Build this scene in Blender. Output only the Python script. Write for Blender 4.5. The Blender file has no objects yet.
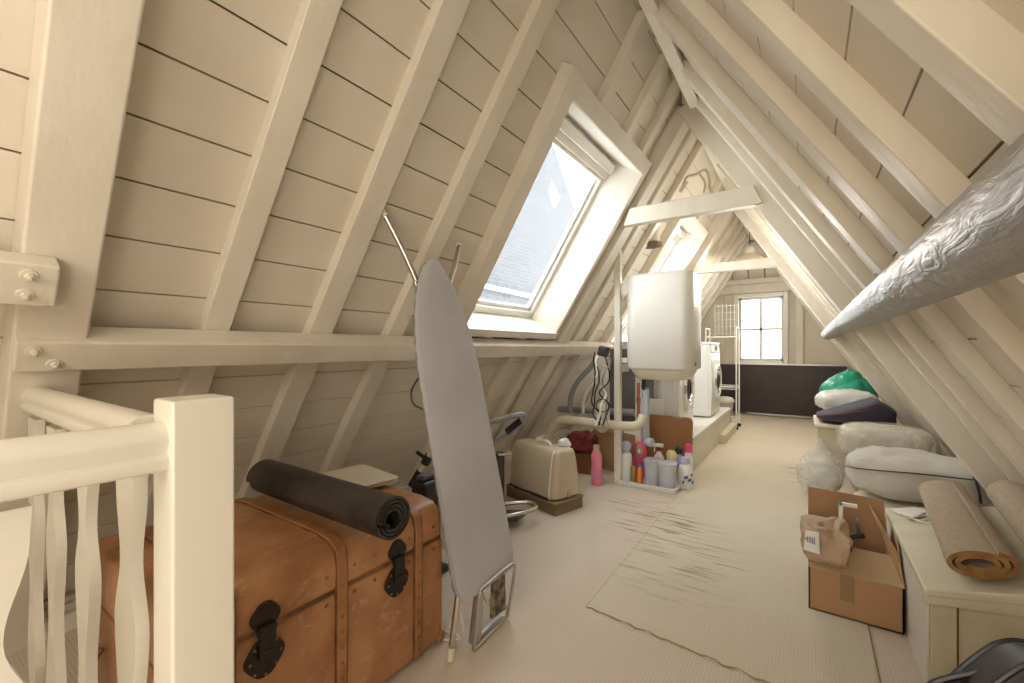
import bpy, bmesh, math, random
from mathutils import Vector, Matrix, noise
C = bpy.context.scene.collection
PI = math.pi
R = math.radians
random.seed(7)

# ---------------------------------------------------------------- camera, world, lights, exposure
TH = math.atan2(293, 430)
cam_d = bpy.data.cameras.new('camera')
cam_d.sensor_width = 36; cam_d.lens = 36*430/1024; cam_d.shift_y = 6.5/1024
cam_d.clip_start = .02
cam = bpy.data.objects.new('camera', cam_d); C.objects.link(cam)
cam.location = (0, 0, 1.1); cam.rotation_euler = (PI/2, 0, TH)
S = bpy.context.scene
S.camera = cam
S.view_settings.view_transform = 'Standard'; S.view_settings.look = 'None'
S.view_settings.gamma = 1; S.view_settings.use_curve_mapping = False
S.view_settings.exposure = 0.40

w = bpy.data.worlds.new('sky'); S.world = w; w.use_nodes = True
nt = w.node_tree; nt.nodes.clear()
out = nt.nodes.new('ShaderNodeOutputWorld'); bg = nt.nodes.new('ShaderNodeBackground')
bg.inputs[0].default_value = (.93, .97, 1, 1); bg.inputs[1].default_value = 5.5
nt.links.new(bg.outputs[0], out.inputs[0])

def light(name, kind, loc, energy, color, size=.3, rot=(0, 0, 0), sy=None):
    l = bpy.data.lights.new(name, kind); l.energy = energy; l.color = color
    if kind == 'AREA':
        l.size = size
        if sy: l.shape = 'RECTANGLE'; l.size_y = sy
    elif kind == 'POINT': l.shadow_soft_size = size
    o = bpy.data.objects.new(name, l); C.objects.link(o); o.location = loc; o.rotation_euler = rot
    return o
# fill lights added behind the camera and mid-room; only pendant_bulb has a fixture
light('stair_head_fill', 'POINT', (-.45, -1.35, 1.6), 26, (1, .955, .89), .3)  # unseen fill added behind the camera, no lamp modelled there
light('low_stair_fill', 'POINT', (.22, -.75, .80), 19, (1, .95, .88), .3)  # added low fill to brighten the trunk, balusters and lower slope
light('landing_fill', 'POINT', (-.45, -.35, 2.05), 5, (1, .95, .88), .25)  # weak overhead fill, added out of view
light('pendant_bulb', 'POINT', (-.555, 5.95, 2.05), 24, (1, .96, .90), .06)
light('mid_room_fill', 'POINT', (-.45, 4.3, 1.75), 13, (1, .96, .90), .25)  # added fill for the middle of the attic, no fixture

# ---------------------------------------------------------------- materials
def mat(name, col, rough=.5, metal=0, bump=None, var=None, spec=.5, **kw):
    """bump=(scale,strength,dist)  var=(scale,amount,dark colour)"""
    m = bpy.data.materials.new(name); m.use_nodes = True
    n = m.node_tree; b = n.nodes['Principled BSDF']
    b.inputs['Base Color'].default_value = (*col, 1); b.inputs['Roughness'].default_value = rough
    b.inputs['Metallic'].default_value = metal; b.inputs['Specular IOR Level'].default_value = spec
    tc = n.nodes.new('ShaderNodeTexCoord')
    mp = n.nodes.new('ShaderNodeMapping'); n.links.new(tc.outputs['Object'], mp.inputs[0])
    mp.inputs['Scale'].default_value = kw.get('stretch', (1, 1, 1))
    if bump:
        nz = n.nodes.new('ShaderNodeTexNoise'); nz.inputs['Scale'].default_value = bump[0]; nz.inputs['Detail'].default_value = 4
        n.links.new(mp.outputs[0], nz.inputs[0])
        bp = n.nodes.new('ShaderNodeBump'); bp.inputs['Strength'].default_value = bump[1]; bp.inputs['Distance'].default_value = bump[2]
        n.links.new(nz.outputs[0], bp.inputs['Height']); n.links.new(bp.outputs[0], b.inputs['Normal'])
    if var:
        nz = n.nodes.new('ShaderNodeTexNoise'); nz.inputs['Scale'].default_value = var[0]; nz.inputs['Detail'].default_value = 5
        n.links.new(mp.outputs[0], nz.inputs[0])
        rp = n.nodes.new('ShaderNodeValToRGB'); rp.color_ramp.elements[0].position = .38; rp.color_ramp.elements[1].position = .62
        n.links.new(nz.outputs[0], rp.inputs[0])
        mx = n.nodes.new('ShaderNodeMix'); mx.data_type = 'RGBA'
        mx.inputs[6].default_value = (*[c*(1-var[1]) + var[2][i]*var[1] for i, c in enumerate(col)], 1)
        mx.inputs[7].default_value = (*col, 1)
        n.links.new(rp.outputs[0], mx.inputs[0]); n.links.new(mx.outputs[2], b.inputs['Base Color'])
    return m

M = {}
M['paint'] = mat('cream_beam_paint', (.80, .735, .62), .42, bump=(26, .5, .004), var=(7, .28, (.62, .53, .40)), stretch=(1, 1, .14))
M['board'] = mat('cream_board_paint', (.79, .72, .605), .5, bump=(26, .35, .003), var=(5, .25, (.64, .55, .42)), stretch=(1, .15, 1))
M['sky_trim'] = mat('window_white_paint', (.84, .80, .71), .35, bump=(6, .15, .002))
M['gap'] = mat('dark_board_gap', (.36, .27, .17), .9)
M['gable'] = mat('gable_paint', (.72, .66, .54), .6, bump=(8, .3, .004), var=(1.5, .25, (.55, .47, .36)))
M['rail'] = mat('rail_gloss_paint', (.80, .76, .66), .22, bump=(7, .12, .003))
M['white'] = mat('white_enamel', (.86, .86, .82), .25)
M['white_warm'] = mat('warm_white_enamel', (.84, .82, .75), .28)
M['white_pl'] = mat('white_plastic', (.85, .84, .80), .4)
def leather(name, base, dark, lightc):
    m = mat(name, base, .4, bump=(35, .35, .003), var=(6, .7, dark)); n = m.node_tree; b = n.nodes['Principled BSDF']
    src = b.inputs['Base Color'].links[0].from_socket
    tc = n.nodes.new('ShaderNodeTexCoord'); mp = n.nodes.new('ShaderNodeMapping'); mp.inputs['Scale'].default_value = (3, 1, 1.4); mp.inputs['Rotation'].default_value = (.5, .3, .8)
    nz = n.nodes.new('ShaderNodeTexNoise'); nz.inputs['Scale'].default_value = 14; nz.inputs['Detail'].default_value = 8; nz.inputs['Roughness'].default_value = .7; nz.inputs['Distortion'].default_value = .8
    n.links.new(tc.outputs['Object'], mp.inputs[0]); n.links.new(mp.outputs[0], nz.inputs[0])
    rp = n.nodes.new('ShaderNodeMapRange'); rp.inputs[1].default_value = .56; rp.inputs[2].default_value = .74; rp.inputs[4].default_value = .75; n.links.new(nz.outputs[0], rp.inputs[0])
    mx = n.nodes.new('ShaderNodeMix'); mx.data_type = 'RGBA'; mx.inputs[7].default_value = (*lightc, 1)
    n.links.new(rp.outputs[0], mx.inputs[0]); n.links.new(src, mx.inputs[6]); n.links.new(mx.outputs[2], b.inputs['Base Color']); return m
M['leather'] = leather('worn_tan_leather', (.50, .245, .105), (.28, .115, .042), (.66, .42, .25))
M['leather_d'] = mat('tan_leather_slat', (.44, .20, .075), .42, bump=(30, .3, .003), var=(9, .5, (.18, .07, .03)))
M['edging'] = mat('dark_leather_edge', (.10, .045, .02), .5, var=(14, .8, (.30, .13, .05)))
M['iron_d'] = mat('dark_iron', (.035, .028, .022), .45, .6, bump=(60, .4, .002))
M['brass'] = mat('old_brass', (.32, .20, .08), .4, .8)
M['rubber'] = mat('black_rubber', (.05, .042, .033), .42, bump=(8, .4, .006), var=(7, .9, (.012, .010, .009)))
M['black'] = mat('black_plastic', (.02, .02, .022), .35)
M['dgrey'] = mat('dark_grey_plastic', (.10, .10, .11), .4)
M['grey'] = mat('grey_plastic', (.30, .31, .33), .4)
M['fab_grey'] = mat('grey_ironing_cover', (.53, .53, .545), .62, bump=(55, .25, .002), var=(3, .2, (.26, .26, .27)))
M['chrome'] = mat('chrome_tube', (.62, .60, .56), .22, 1)
M['steel'] = mat('dull_steel', (.50, .49, .47), .38, .9, bump=(30, .2, .001))
M['cap'] = mat('cream_rubber_cap', (.75, .68, .52), .5)
M['rust'] = mat('scorched_rest_plate', (.35, .27, .17), .6, .3, var=(34, .9, (.05, .035, .02)))
M['case'] = mat('beige_case', (.58, .485, .35), .38, bump=(120, .15, .001))
M['case_b'] = mat('brown_case_base', (.22, .145, .075), .5, var=(8, .4, (.12, .08, .04)))
M['cream_pl'] = mat('cream_plastic', (.78, .73, .60), .4)
M['brown'] = mat('brown_board', (.40, .19, .075), .4, var=(2.5, .5, (.22, .09, .03)))
M['brown_e'] = mat('brown_board_edge', (.20, .085, .03), .5)
M['card'] = mat('cardboard', (.43, .25, .125), .75, bump=(20, .15, .002), var=(3, .25, (.34, .19, .09)))
M['card_l'] = mat('cardboard_inside', (.50, .35, .21), .8, bump=(20, .15, .002), var=(3, .3, (.42, .28, .15)))
M['kraft'] = mat('kraft_paper', (.50, .36, .24), .7, bump=(25, .8, .004), var=(5, .3, (.40, .27, .17)))
M['tape'] = mat('brown_tape', (.30, .19, .10), .25)
M['chest'] = mat('aged_cream_paint', (.68, .62, .46), .45, bump=(10, .3, .003), var=(6, .3, (.50, .42, .26)))
M['chest_w'] = mat('white_side_paint', (.74, .70, .63), .45, bump=(10, .3, .003))
M['dark'] = mat('dark_brown_panel', (.050, .036, .036), .35, var=(2, .5, (.03, .02, .02)))
M['silver'] = mat('silver_panel_edge', (.7, .7, .7), .3, .9)
M['nylon'] = mat('black_nylon', (.035, .028, .030), .55, bump=(90, .25, .001))
M['pink'] = mat('pink_bottle', (.85, .25, .34), .3)
M['hotpink'] = mat('hot_pink_plastic', (.85, .08, .26), .35)
M['orange'] = mat('orange_plastic', (.85, .25, .03), .35)
M['olive'] = mat('olive_plastic', (.36, .27, .08), .3)
M['yellow'] = mat('pale_yellow_plastic', (.85, .78, .38), .35)
M['red'] = mat('red_film', (.36, .045, .035), .3, var=(22, .9, (.06, .03, .03)))
M['blue'] = mat('blue_print', (.12, .14, .42), .4)
M['lav'] = mat('lavender_plastic', (.50, .52, .70), .35)
M['green_p'] = mat('green_print', (.25, .50, .18), .4)
M['green'] = mat('green_bag_film', (.015, .33, .20), .32, bump=(14, .8, .015), var=(8, .35, (.01, .20, .13)))
M['navy'] = mat('navy_cloth', (.055, .055, .085), .7, bump=(14, .4, .006))
M['maroon'] = mat('maroon_piping', (.16, .03, .05), .6)
M['linen'] = mat('cream_linen', (.74, .66, .53), .8, bump=(12, .5, .008), var=(4, .3, (.60, .51, .38)))
M['duvet'] = mat('duvet_bag_cotton', (.66, .63, .56), .8, bump=(9, .5, .008), var=(3, .2, (.56, .52, .44)))
M['tape_d'] = mat('dark_piping', (.05, .05, .06), .6)
M['copper'] = mat('copper_pipe', (.50, .21, .09), .3, .9)
M['lagging'] = mat('cream_pipe_lagging', (.74, .67, .52), .6, bump=(40, .5, .003), var=(8, .4, (.6, .5, .34)))
M['paper'] = mat('white_paper', (.80, .77, .70), .7)
M['bin'] = mat('grey_bin', (.42, .42, .40), .4)
M['door_glass'] = mat('dark_door_glass', (.03, .035, .05), .08)
M['slate'] = mat('grey_standing_board', (.17, .17, .18), .55, var=(3, .4, (.10, .10, .11)))
M['lilac'] = mat('pale_blue_pipe', (.50, .53, .62), .35)
M['wood'] = mat('raw_wood', (.52, .36, .2), .6, var=(3, .3, (.4, .26, .13)), stretch=(6, 1, 6))
M['roofrub'] = mat('brick_outside', (.20, .19, .19), .8)

def film(name, col, alpha, rough=.15, scale=14, strength=.8, vr=.13):
    m = bpy.data.materials.new(name); m.use_nodes = True; n = m.node_tree; n.nodes.clear()
    o = n.nodes.new('ShaderNodeOutputMaterial'); mx = n.nodes.new('ShaderNodeMixShader')
    t = n.nodes.new('ShaderNodeBsdfTransparent'); p = n.nodes.new('ShaderNodeBsdfPrincipled')
    p.inputs['Base Color'].default_value = (*col, 1); p.inputs['Roughness'].default_value = rough
    tc = n.nodes.new('ShaderNodeTexCoord'); nz = n.nodes.new('ShaderNodeTexNoise'); nz.inputs['Scale'].default_value = scale
    nz.inputs['Detail'].default_value = 5; nz.inputs['Distortion'].default_value = 1.2
    n.links.new(tc.outputs['Object'], nz.inputs[0])
    rp = n.nodes.new('ShaderNodeMapRange'); rp.inputs[1].default_value = .35; rp.inputs[2].default_value = .65
    rp.inputs[3].default_value = max(0, alpha-vr); rp.inputs[4].default_value = min(1, alpha+vr)
    n.links.new(nz.outputs[0], rp.inputs[0])
    bp = n.nodes.new('ShaderNodeBump'); bp.inputs['Strength'].default_value = strength; bp.inputs['Distance'].default_value = .01
    n.links.new(nz.outputs[0], bp.inputs['Height']); n.links.new(bp.outputs[0], p.inputs['Normal'])
    n.links.new(rp.outputs[0], mx.inputs[0]); n.links.new(t.outputs[0], mx.inputs[1]); n.links.new(p.outputs[0], mx.inputs[2])
    n.links.new(mx.outputs[0], o.inputs[0]); return m
M['film'] = film('clear_plastic_film', (.82, .82, .78), .36, .18, 7, .3, .10)
M['film_w'] = film('milky_plastic_film', (.84, .84, .82), .85, .2, 9, .4, .1)
M['frost'] = film('frosted_tub_plastic', (.66, .68, .74), .78, .35, 3, .1)
def glass(name):
    m = bpy.data.materials.new(name); m.use_nodes = True; n = m.node_tree; n.nodes.clear()
    o = n.nodes.new('ShaderNodeOutputMaterial'); mx = n.nodes.new('ShaderNodeMixShader')
    t = n.nodes.new('ShaderNodeBsdfTransparent'); g = n.nodes.new('ShaderNodeBsdfGlossy'); g.inputs['Roughness'].default_value = .03
    t.inputs[0].default_value = (.96, .97, .97, 1); mx.inputs[0].default_value = .025
    n.links.new(t.outputs[0], mx.inputs[1]); n.links.new(g.outputs[0], mx.inputs[2]); n.links.new(mx.outputs[0], o.inputs[0]); return m
M['glass'] = glass('window_glass')

def carpet(name, a, b, sc, wear=None):
    m = bpy.data.materials.new(name); m.use_nodes = True; n = m.node_tree; p = n.nodes['Principled BSDF']
    p.inputs['Roughness'].default_value = .95; p.inputs['Specular IOR Level'].default_value = .15
    tc = n.nodes.new('ShaderNodeTexCoord')
    ws = []
    for d in ('X', 'Y'):
        wv = n.nodes.new('ShaderNodeTexWave'); wv.bands_direction = d; wv.inputs['Scale'].default_value = sc
        wv.inputs['Distortion'].default_value = .6; wv.inputs['Detail Scale'].default_value = 3
        n.links.new(tc.outputs['Object'], wv.inputs[0]); ws.append(wv)
    mu = n.nodes.new('ShaderNodeMath'); mu.operation = 'MULTIPLY'
    n.links.new(ws[0].outputs[1], mu.inputs[0]); n.links.new(ws[1].outputs[1], mu.inputs[1])
    nz = n.nodes.new('ShaderNodeTexNoise'); nz.inputs['Scale'].default_value = 2.2; nz.inputs['Detail'].default_value = 6
    n.links.new(tc.outputs['Object'], nz.inputs[0])
    mx = n.nodes.new('ShaderNodeMix'); mx.data_type = 'RGBA'; mx.inputs[6].default_value = (*b, 1); mx.inputs[7].default_value = (*a, 1)
    ad = n.nodes.new('ShaderNodeMath'); ad.operation = 'ADD'
    ml = n.nodes.new('ShaderNodeMath'); ml.operation = 'MULTIPLY'; ml.inputs[1].default_value = .9
    n.links.new(nz.outputs[0], ml.inputs[0]); n.links.new(ml.outputs[0], ad.inputs[0]); n.links.new(mu.outputs[0], ad.inputs[1])
    ad.use_clamp = True
    n.links.new(ad.outputs[0], mx.inputs[0])
    last = mx.outputs[2]
    for (cx, cy, rx, ry, amt) in (wear or []):
        # patch of long scuffs running across the piece (stain with its own shape)
        sp = n.nodes.new('ShaderNodeSeparateXYZ'); n.links.new(tc.outputs['Object'], sp.inputs[0])
        def m2(op, i, v):
            q = n.nodes.new('ShaderNodeMath'); q.operation = op
            n.links.new(i, q.inputs[0])
            if isinstance(v, (int, float)): q.inputs[1].default_value = v
            else: n.links.new(v, q.inputs[1])
            return q.outputs[0]
        dx = m2('DIVIDE', m2('SUBTRACT', sp.outputs[0], cx), rx); dy = m2('DIVIDE', m2('SUBTRACT', sp.outputs[1], cy), ry)
        d2 = m2('ADD', m2('MULTIPLY', dx, dx), m2('MULTIPLY', dy, dy))
        fall = m2('SUBTRACT', 1.0, 0) if False else None
        mr = n.nodes.new('ShaderNodeMapRange'); mr.inputs[1].default_value = .1; mr.inputs[2].default_value = 1.0
        mr.inputs[3].default_value = 1; mr.inputs[4].default_value = 0; n.links.new(d2, mr.inputs[0])
        mp = n.nodes.new('ShaderNodeMapping'); mp.inputs['Scale'].default_value = (3.2, 34, 1); mp.inputs['Rotation'].default_value = (0, 0, R(4))
        n.links.new(tc.outputs['Object'], mp.inputs[0])
        z = n.nodes.new('ShaderNodeTexNoise'); z.inputs['Scale'].default_value = 1; z.inputs['Detail'].default_value = 5; z.inputs['Roughness'].default_value = .65
        n.links.new(mp.outputs[0], z.inputs[0])
        mr2 = n.nodes.new('ShaderNodeMapRange'); mr2.inputs[1].default_value = .52; mr2.inputs[2].default_value = .66; n.links.new(z.outputs[0], mr2.inputs[0])
        f = m2('MULTIPLY', m2('MULTIPLY', mr.outputs[0], mr2.outputs[0]), amt)
        mm = n.nodes.new('ShaderNodeMix'); mm.data_type = 'RGBA'; mm.inputs[7].default_value = (.22, .12, .045, 1)
        n.links.new(f, mm.inputs[0]); n.links.new(last, mm.inputs[6]); last = mm.outputs[2]
    n.links.new(last, p.inputs['Base Color'])
    bp = n.nodes.new('ShaderNodeBump'); bp.inputs['Strength'].default_value = .35; bp.inputs['Distance'].default_value = .003
    n.links.new(mu.outputs[0], bp.inputs['Height']); n.links.new(bp.outputs[0], p.inputs['Normal'])
    return m
WEAR = [(-.82, 2.85, .42, .50, 1), (-.62, 2.45, .42, .55, .65), (-.48, 2.2, .30, .4, .4), (-.02, 4.55, .22, .5, .85)]
M['carpet'] = carpet('woven_carpet', (.70, .60, .50), (.55, .455, .36), 26, WEAR[:1])
M['carpet2'] = carpet('woven_carpet_piece', (.69, .61, .49), (.56, .485, .37), 30, WEAR)
M['rollcar'] = mat('carpet_back', (.47, .37, .27), .95, bump=(160, .6, .003), var=(60, .35, (.30, .22, .14)))
M['roll_e'] = mat('carpet_edge', (.34, .18, .06), .9, bump=(80, .8, .004), var=(30, .6, (.16, .07, .02)))

def foil():
    m = mat('silver_foil_duct', (.36, .355, .345), .34, .8)
    n = m.node_tree; b = n.nodes['Principled BSDF']; tc = n.nodes.new('ShaderNodeTexCoord')
    mp = n.nodes.new('ShaderNodeMapping'); mp.inputs['Scale'].default_value = (14, 3.2, 14); mp.inputs['Rotation'].default_value = (0, .0, R(25))
    n.links.new(tc.outputs['Object'], mp.inputs[0])
    nz = n.nodes.new('ShaderNodeTexNoise'); nz.inputs['Scale'].default_value = 2.6; nz.inputs['Detail'].default_value = 8; nz.inputs['Distortion'].default_value = 1.4
    n.links.new(mp.outputs[0], nz.inputs[0])
    bp = n.nodes.new('ShaderNodeBump'); bp.inputs['Strength'].default_value = 1; bp.inputs['Distance'].default_value = .006
    n.links.new(nz.outputs[0], bp.inputs['Height']); n.links.new(bp.outputs[0], b.inputs['Normal'])
    rp = n.nodes.new('ShaderNodeMapRange'); rp.inputs[3].default_value = .22; rp.inputs[4].default_value = .5; n.links.new(nz.outputs[0], rp.inputs[0])
    n.links.new(rp.outputs[0], b.inputs['Roughness'])
    return m
M['foil'] = foil()

# ---------------------------------------------------------------- mesh helpers
def cube(bm, lo, hi, mtx=None):
    vs = [bm.verts.new(((lo[0], hi[0])[i & 1], (lo[1], hi[1])[i >> 1 & 1], (lo[2], hi[2])[i >> 2 & 1])) for i in range(8)]
    for f in ((0, 2, 3, 1), (4, 5, 7, 6), (0, 1, 5, 4), (2, 6, 7, 3), (0, 4, 6, 2), (1, 3, 7, 5)): bm.faces.new([vs[i] for i in f])
    if mtx: bmesh.ops.transform(bm, matrix=mtx, verts=vs)
    return vs
def hexa(bm, pts):
    vs = [bm.verts.new(p) for p in pts]
    for f in ((0, 2, 3, 1), (4, 5, 7, 6), (0, 1, 5, 4), (2, 6, 7, 3), (0, 4, 6, 2), (1, 3, 7, 5)): bm.faces.new([vs[i] for i in f])
    return vs
def prism(bm, poly, axis, a, b, mtx=None):
    """poly = 2D points; axis 'x','y','z' is the extrusion axis from a to b"""
    def P(p, t):
        return {'x': (t, p[0], p[1]), 'y': (p[0], t, p[1]), 'z': (p[0], p[1], t)}[axis]
    A = [bm.verts.new(P(p, a)) for p in poly]; B = [bm.verts.new(P(p, b)) for p in poly]
    n = len(poly); bm.faces.new(A); bm.faces.new(B[::-1])
    for i in range(n): bm.faces.new((A[i], B[i], B[(i+1) % n], A[(i+1) % n]))
    if mtx: bmesh.ops.transform(bm, matrix=mtx, verts=A+B)
    return A+B
def tube(bm, pts, r, seg=12, cap=True):
    pts = [Vector(p) for p in pts]; n = len(pts); rs = r if isinstance(r, (list, tuple)) else [r]*n
    rings = []; up = None
    for i, p in enumerate(pts):
        d = (pts[min(i+1, n-1)]-pts[max(i-1, 0)]).normalized()
        if up is None: up = d.orthogonal().normalized()
        up = (up - d*up.dot(d)); up = up.normalized() if up.length > 1e-6 else d.orthogonal().normalized()
        s = d.cross(up)
        rings.append([bm.verts.new(p+(up*math.cos(2*PI*k/seg)+s*math.sin(2*PI*k/seg))*rs[i]) for k in range(seg)])
    for i in range(n-1):
        for k in range(seg): bm.faces.new((rings[i][k], rings[i][(k+1) % seg], rings[i+1][(k+1) % seg], rings[i+1][k]))
    if cap: bm.faces.new(rings[0][::-1]); bm.faces.new(rings[-1])
def smooth_path(pts, n=6):
    """catmull-rom"""
    pts = [Vector(p) for p in pts]; o = []
    P = [pts[0]*2-pts[1]]+pts+[pts[-1]*2-pts[-2]]
    for i in range(1, len(P)-2):
        for k in range(n):
            t = k/n; a, b, c, d = P[i-1], P[i], P[i+1], P[i+2]
            o.append(.5*((2*b)+(c-a)*t+(2*a-5*b+4*c-d)*t*t+(3*b-a-3*c+d)*t**3))
    o.append(pts[-1]); return o
def lathe(bm, prof, c=(0, 0, 0), seg=20, axis='z', sx=1, sy=1):
    rings = []
    for r, z in prof:
        ring = []
        for k in range(seg):
            a = 2*PI*k/seg; u, v = r*math.cos(a)*sx, r*math.sin(a)*sy
            p = {'z': (u, v, z), 'x': (z, u, v), 'y': (u, z, v)}[axis]
            ring.append(bm.verts.new((p[0]+c[0], p[1]+c[1], p[2]+c[2])))
        rings.append(ring)
    for i in range(len(rings)-1):
        for k in range(seg): bm.faces.new((rings[i][k], rings[i][(k+1) % seg], rings[i+1][(k+1) % seg], rings[i+1][k]))
    bm.faces.new(rings[0][::-1]); bm.faces.new(rings[-1])
def torus(bm, R_, r, c=(0, 0, 0), axis='z', seg=28, s2=8):
    rr = []
    for i in range(seg):
        a = 2*PI*i/seg; ring = []
        for k in range(s2):
            b = 2*PI*k/s2; q = R_+r*math.cos(b); u, v, z = q*math.cos(a), q*math.sin(a), r*math.sin(b)
            p = {'z': (u, v, z), 'x': (z, u, v), 'y': (u, z, v)}[axis]
            ring.append(bm.verts.new((p[0]+c[0], p[1]+c[1], p[2]+c[2])))
        rr.append(ring)
    for i in range(seg):
        for k in range(s2): bm.faces.new((rr[i][k], rr[i][(k+1) % s2], rr[(i+1) % seg][(k+1) % s2], rr[(i+1) % seg][k]))
def blob(bm, c, size, e=2.6, amp=.02, fr=6, seed=0, seg=40, rings=24, crease=0, shape=None, flat=True):
    """soft superellipsoid with noise; shape(u in -1..1 height)->radius factor"""
    c = Vector(c); sx, sy, sz = size; R_ = []
    def sp(v, p): return math.copysign(abs(v)**p, v)
    for i in range(rings+1):
        ph = -PI/2+PI*i/rings; ring = []
        for k in range(seg if 0 < i < rings else 1):
            a = 2*PI*k/seg; q = 2/e
            x = sp(math.cos(ph), q)*sp(math.cos(a), q); y = sp(math.cos(ph), q)*sp(math.sin(a), q); z = sp(math.sin(ph), q)
            if shape: f = shape(z); x *= f; y *= f
            p = Vector((x*sx, y*sy, z*sz)); n = p.normalized() if p.length > 1e-6 else Vector((0, 0, 1))
            h = noise.noise(p*fr+Vector((seed, seed*2.3, 0)))*amp
            if crease:
                h -= crease*abs(noise.noise(Vector((p.x*fr*1.6, p.y*fr*1.6, p.z*fr*.6))+Vector((seed, 5, 1))))
                h += crease*.5*abs(noise.noise(p*fr*3.1))
            p = p+n*h
            if flat and p.z < -sz*.97: p.z = -sz*.97
            ring.append(bm.verts.new(c+p))
        R_.append(ring)
    for i in range(rings):
        A, B = R_[i], R_[i+1]
        for k in range(seg):
            k2 = (k+1) % seg
            if len(A) == 1: bm.faces.new((A[0], B[k2], B[k]))
            elif len(B) == 1: bm.faces.new((A[k], A[k2], B[0]))
            else: bm.faces.new((A[k], A[k2], B[k2], B[k]))
def rrect(w_, h, r, n=5, c=(0, 0)):
    """rounded rectangle outline centred on c"""
    o = []
    for (sx, sy, a0) in ((1, 1, 0), (-1, 1, PI/2), (-1, -1, PI), (1, -1, 1.5*PI)):
        for k in range(n+1):
            a = a0+PI/2*k/n; o.append((c[0]+sx*(w_/2-r)+r*math.cos(a), c[1]+sy*(h/2-r)+r*math.sin(a)))
    return o

def obj(name, bm, m, parent=None, bevel=0, smooth=False, seg=2, kind=None, sub=0, label=None, loc=None):
    bmesh.ops.recalc_face_normals(bm, faces=bm.faces)
    me = bpy.data.meshes.new(name); bm.to_mesh(me); bm.free()
    ms = m if isinstance(m, list) else [m]
    for k in ms: me.materials.append(M[k] if isinstance(k, str) else k)
    if smooth:
        for p in me.polygons: p.use_smooth = True
    o = bpy.data.objects.new(name, me); C.objects.link(o)
    if loc: o.location = loc
    if parent: o.parent = parent
    if bevel:
        b = o.modifiers.new('bevel', 'BEVEL'); b.width = bevel; b.segments = seg; b.limit_method = 'ANGLE'; b.angle_limit = R(40)
        for p in me.polygons: p.use_smooth = True
        wn = o.modifiers.new('wn', 'WEIGHTED_NORMAL')
    elif smooth:
        e = o.modifiers.new('edge', 'EDGE_SPLIT'); e.split_angle = R(42)
    if sub:
        s = o.modifiers.new('sub', 'SUBSURF'); s.levels = s.render_levels = sub
    if kind: o['kind'] = kind
    if label: o['label'] = label
    return o
def thing(name, label, cat, loc=(0, 0, 0), rz=0, group=None):
    o = bpy.data.objects.new(name, None); C.objects.link(o); o.empty_display_size = .05
    o.location = loc; o.rotation_euler = (0, 0, rz); o['label'] = label; o['category'] = cat
    if group: o['group'] = group
    return o
def tag(o, label, cat, group=None):
    o['label'] = label; o['category'] = cat
    if group: o['group'] = group
    return o
B = bmesh.new
def one(fn, *a, **k):
    bm = B(); fn(bm, *a, **k); return bm
def copy_tree(o, parent=None):
    c = o.copy(); C.objects.link(c); c.parent = parent
    for ch in list(o.children): copy_tree(ch, c)
    return c

# ---------------------------------------------------------------- roof geometry
A = .63; CA = 1/math.sqrt(1+A*A); SA = A*CA
XL, XR = -1.75, .387           # rafter faces at camera height
def PL(y, z, n): return (XL+A*(z-1.1)+n*CA, y, z-n*SA)
def PR(y, z, n): return (XR-A*(z-1.1)-n*CA, y, z-n*SA)
def slab(bm, P, y0, y1, z0, z1, n0, n1):
    return hexa(bm, [P(y, z, n) for z in (z0, z1) for y in (y0, y1) for n in (n0, n1)])
YB, YE = -1.7, 8.3
ZR = 2.82
# skylight openings on the left slope: y0,y1,z0,z1
OP = [(1.93, 3.03, 1.235, 2.335), (4.30, 5.2, 1.19, 2.33)]
def planks(P, name, holes):
    bm = B(); bk = B(); z = 1.53-.143*11
    while z < ZR+.05:
        z1 = z+.143
        spans = [(YB, YE)]
        for (a, b, c, d) in holes:
            if z1 > c-.05 and z < d+.0:
                new = []
                for (s, e) in spans:
                    if s < a and e > b: new += [(s, a-.03), (b+.03, e)]
                    else: new.append((s, e))
                spans = new
        for (s, e) in spans:
            slab(bm, P, s, e, z+.002, z1-.002, -.072, -.05)
            slab(bk, P, s, e, z-.002, z1+.002, -.11, -.064)
        z = z1
    w_ = obj(name, bm, 'board', bevel=.002, kind='structure')
    obj('board_backing', bk, 'gap', w_)
    return w_
planks(PL, 'wall_left', OP)
planks(PR, 'wall_right', [])
bm = B(); cube(bm, (-1.15, YB, 2.86), (-.2, YE, 2.9)); obj('ceiling', bm, 'board', kind='structure')

trims = [0]
def trim(bm, m='paint', bevel=.004, parent=None):
    trims[0] += 1
    return obj('trim_%d' % trims[0], bm, m, bevel=bevel, kind='structure')
def rafter(P, y0, y1, z0=.0, z1=ZR, n=0.0, jig=0):
    bm = B(); vs = slab(bm, P, y0, y1, z0, z1, -.052, n)
    if P is PL and y1 < 1.6:
        for v in vs: v.co.y += (v.co.z-1.75)*.055
    return trim(bm)
for (y0, y1) in [(-1.3, -1.21), (-.9, -.81), (-.5, -.41), (-.12, -.03), (.655, .74), (1.04, 1.145), (1.45, 1.545)]: rafter(PL, y0, y1)
for (y0, y1) in [(2.2, 2.285), (2.6, 2.685), (2.9, 2.975)]:
    rafter(PL, y0, y1, .0, 1.18); rafter(PL, y0, y1, 2.40, ZR)
for (y0, y1) in [(3.48, 3.56), (3.80, 3.88), (5.8, 5.88), (6.2, 6.28), (6.6, 6.68), (7.0, 7.08), (7.4, 7.48), (7.8, 7.88)]: rafter(PL, y0, y1)
rafter(PL, 4.75, 4.83, 0, 1.12); rafter(PL, 4.75, 4.83, 2.4, ZR)
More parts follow.
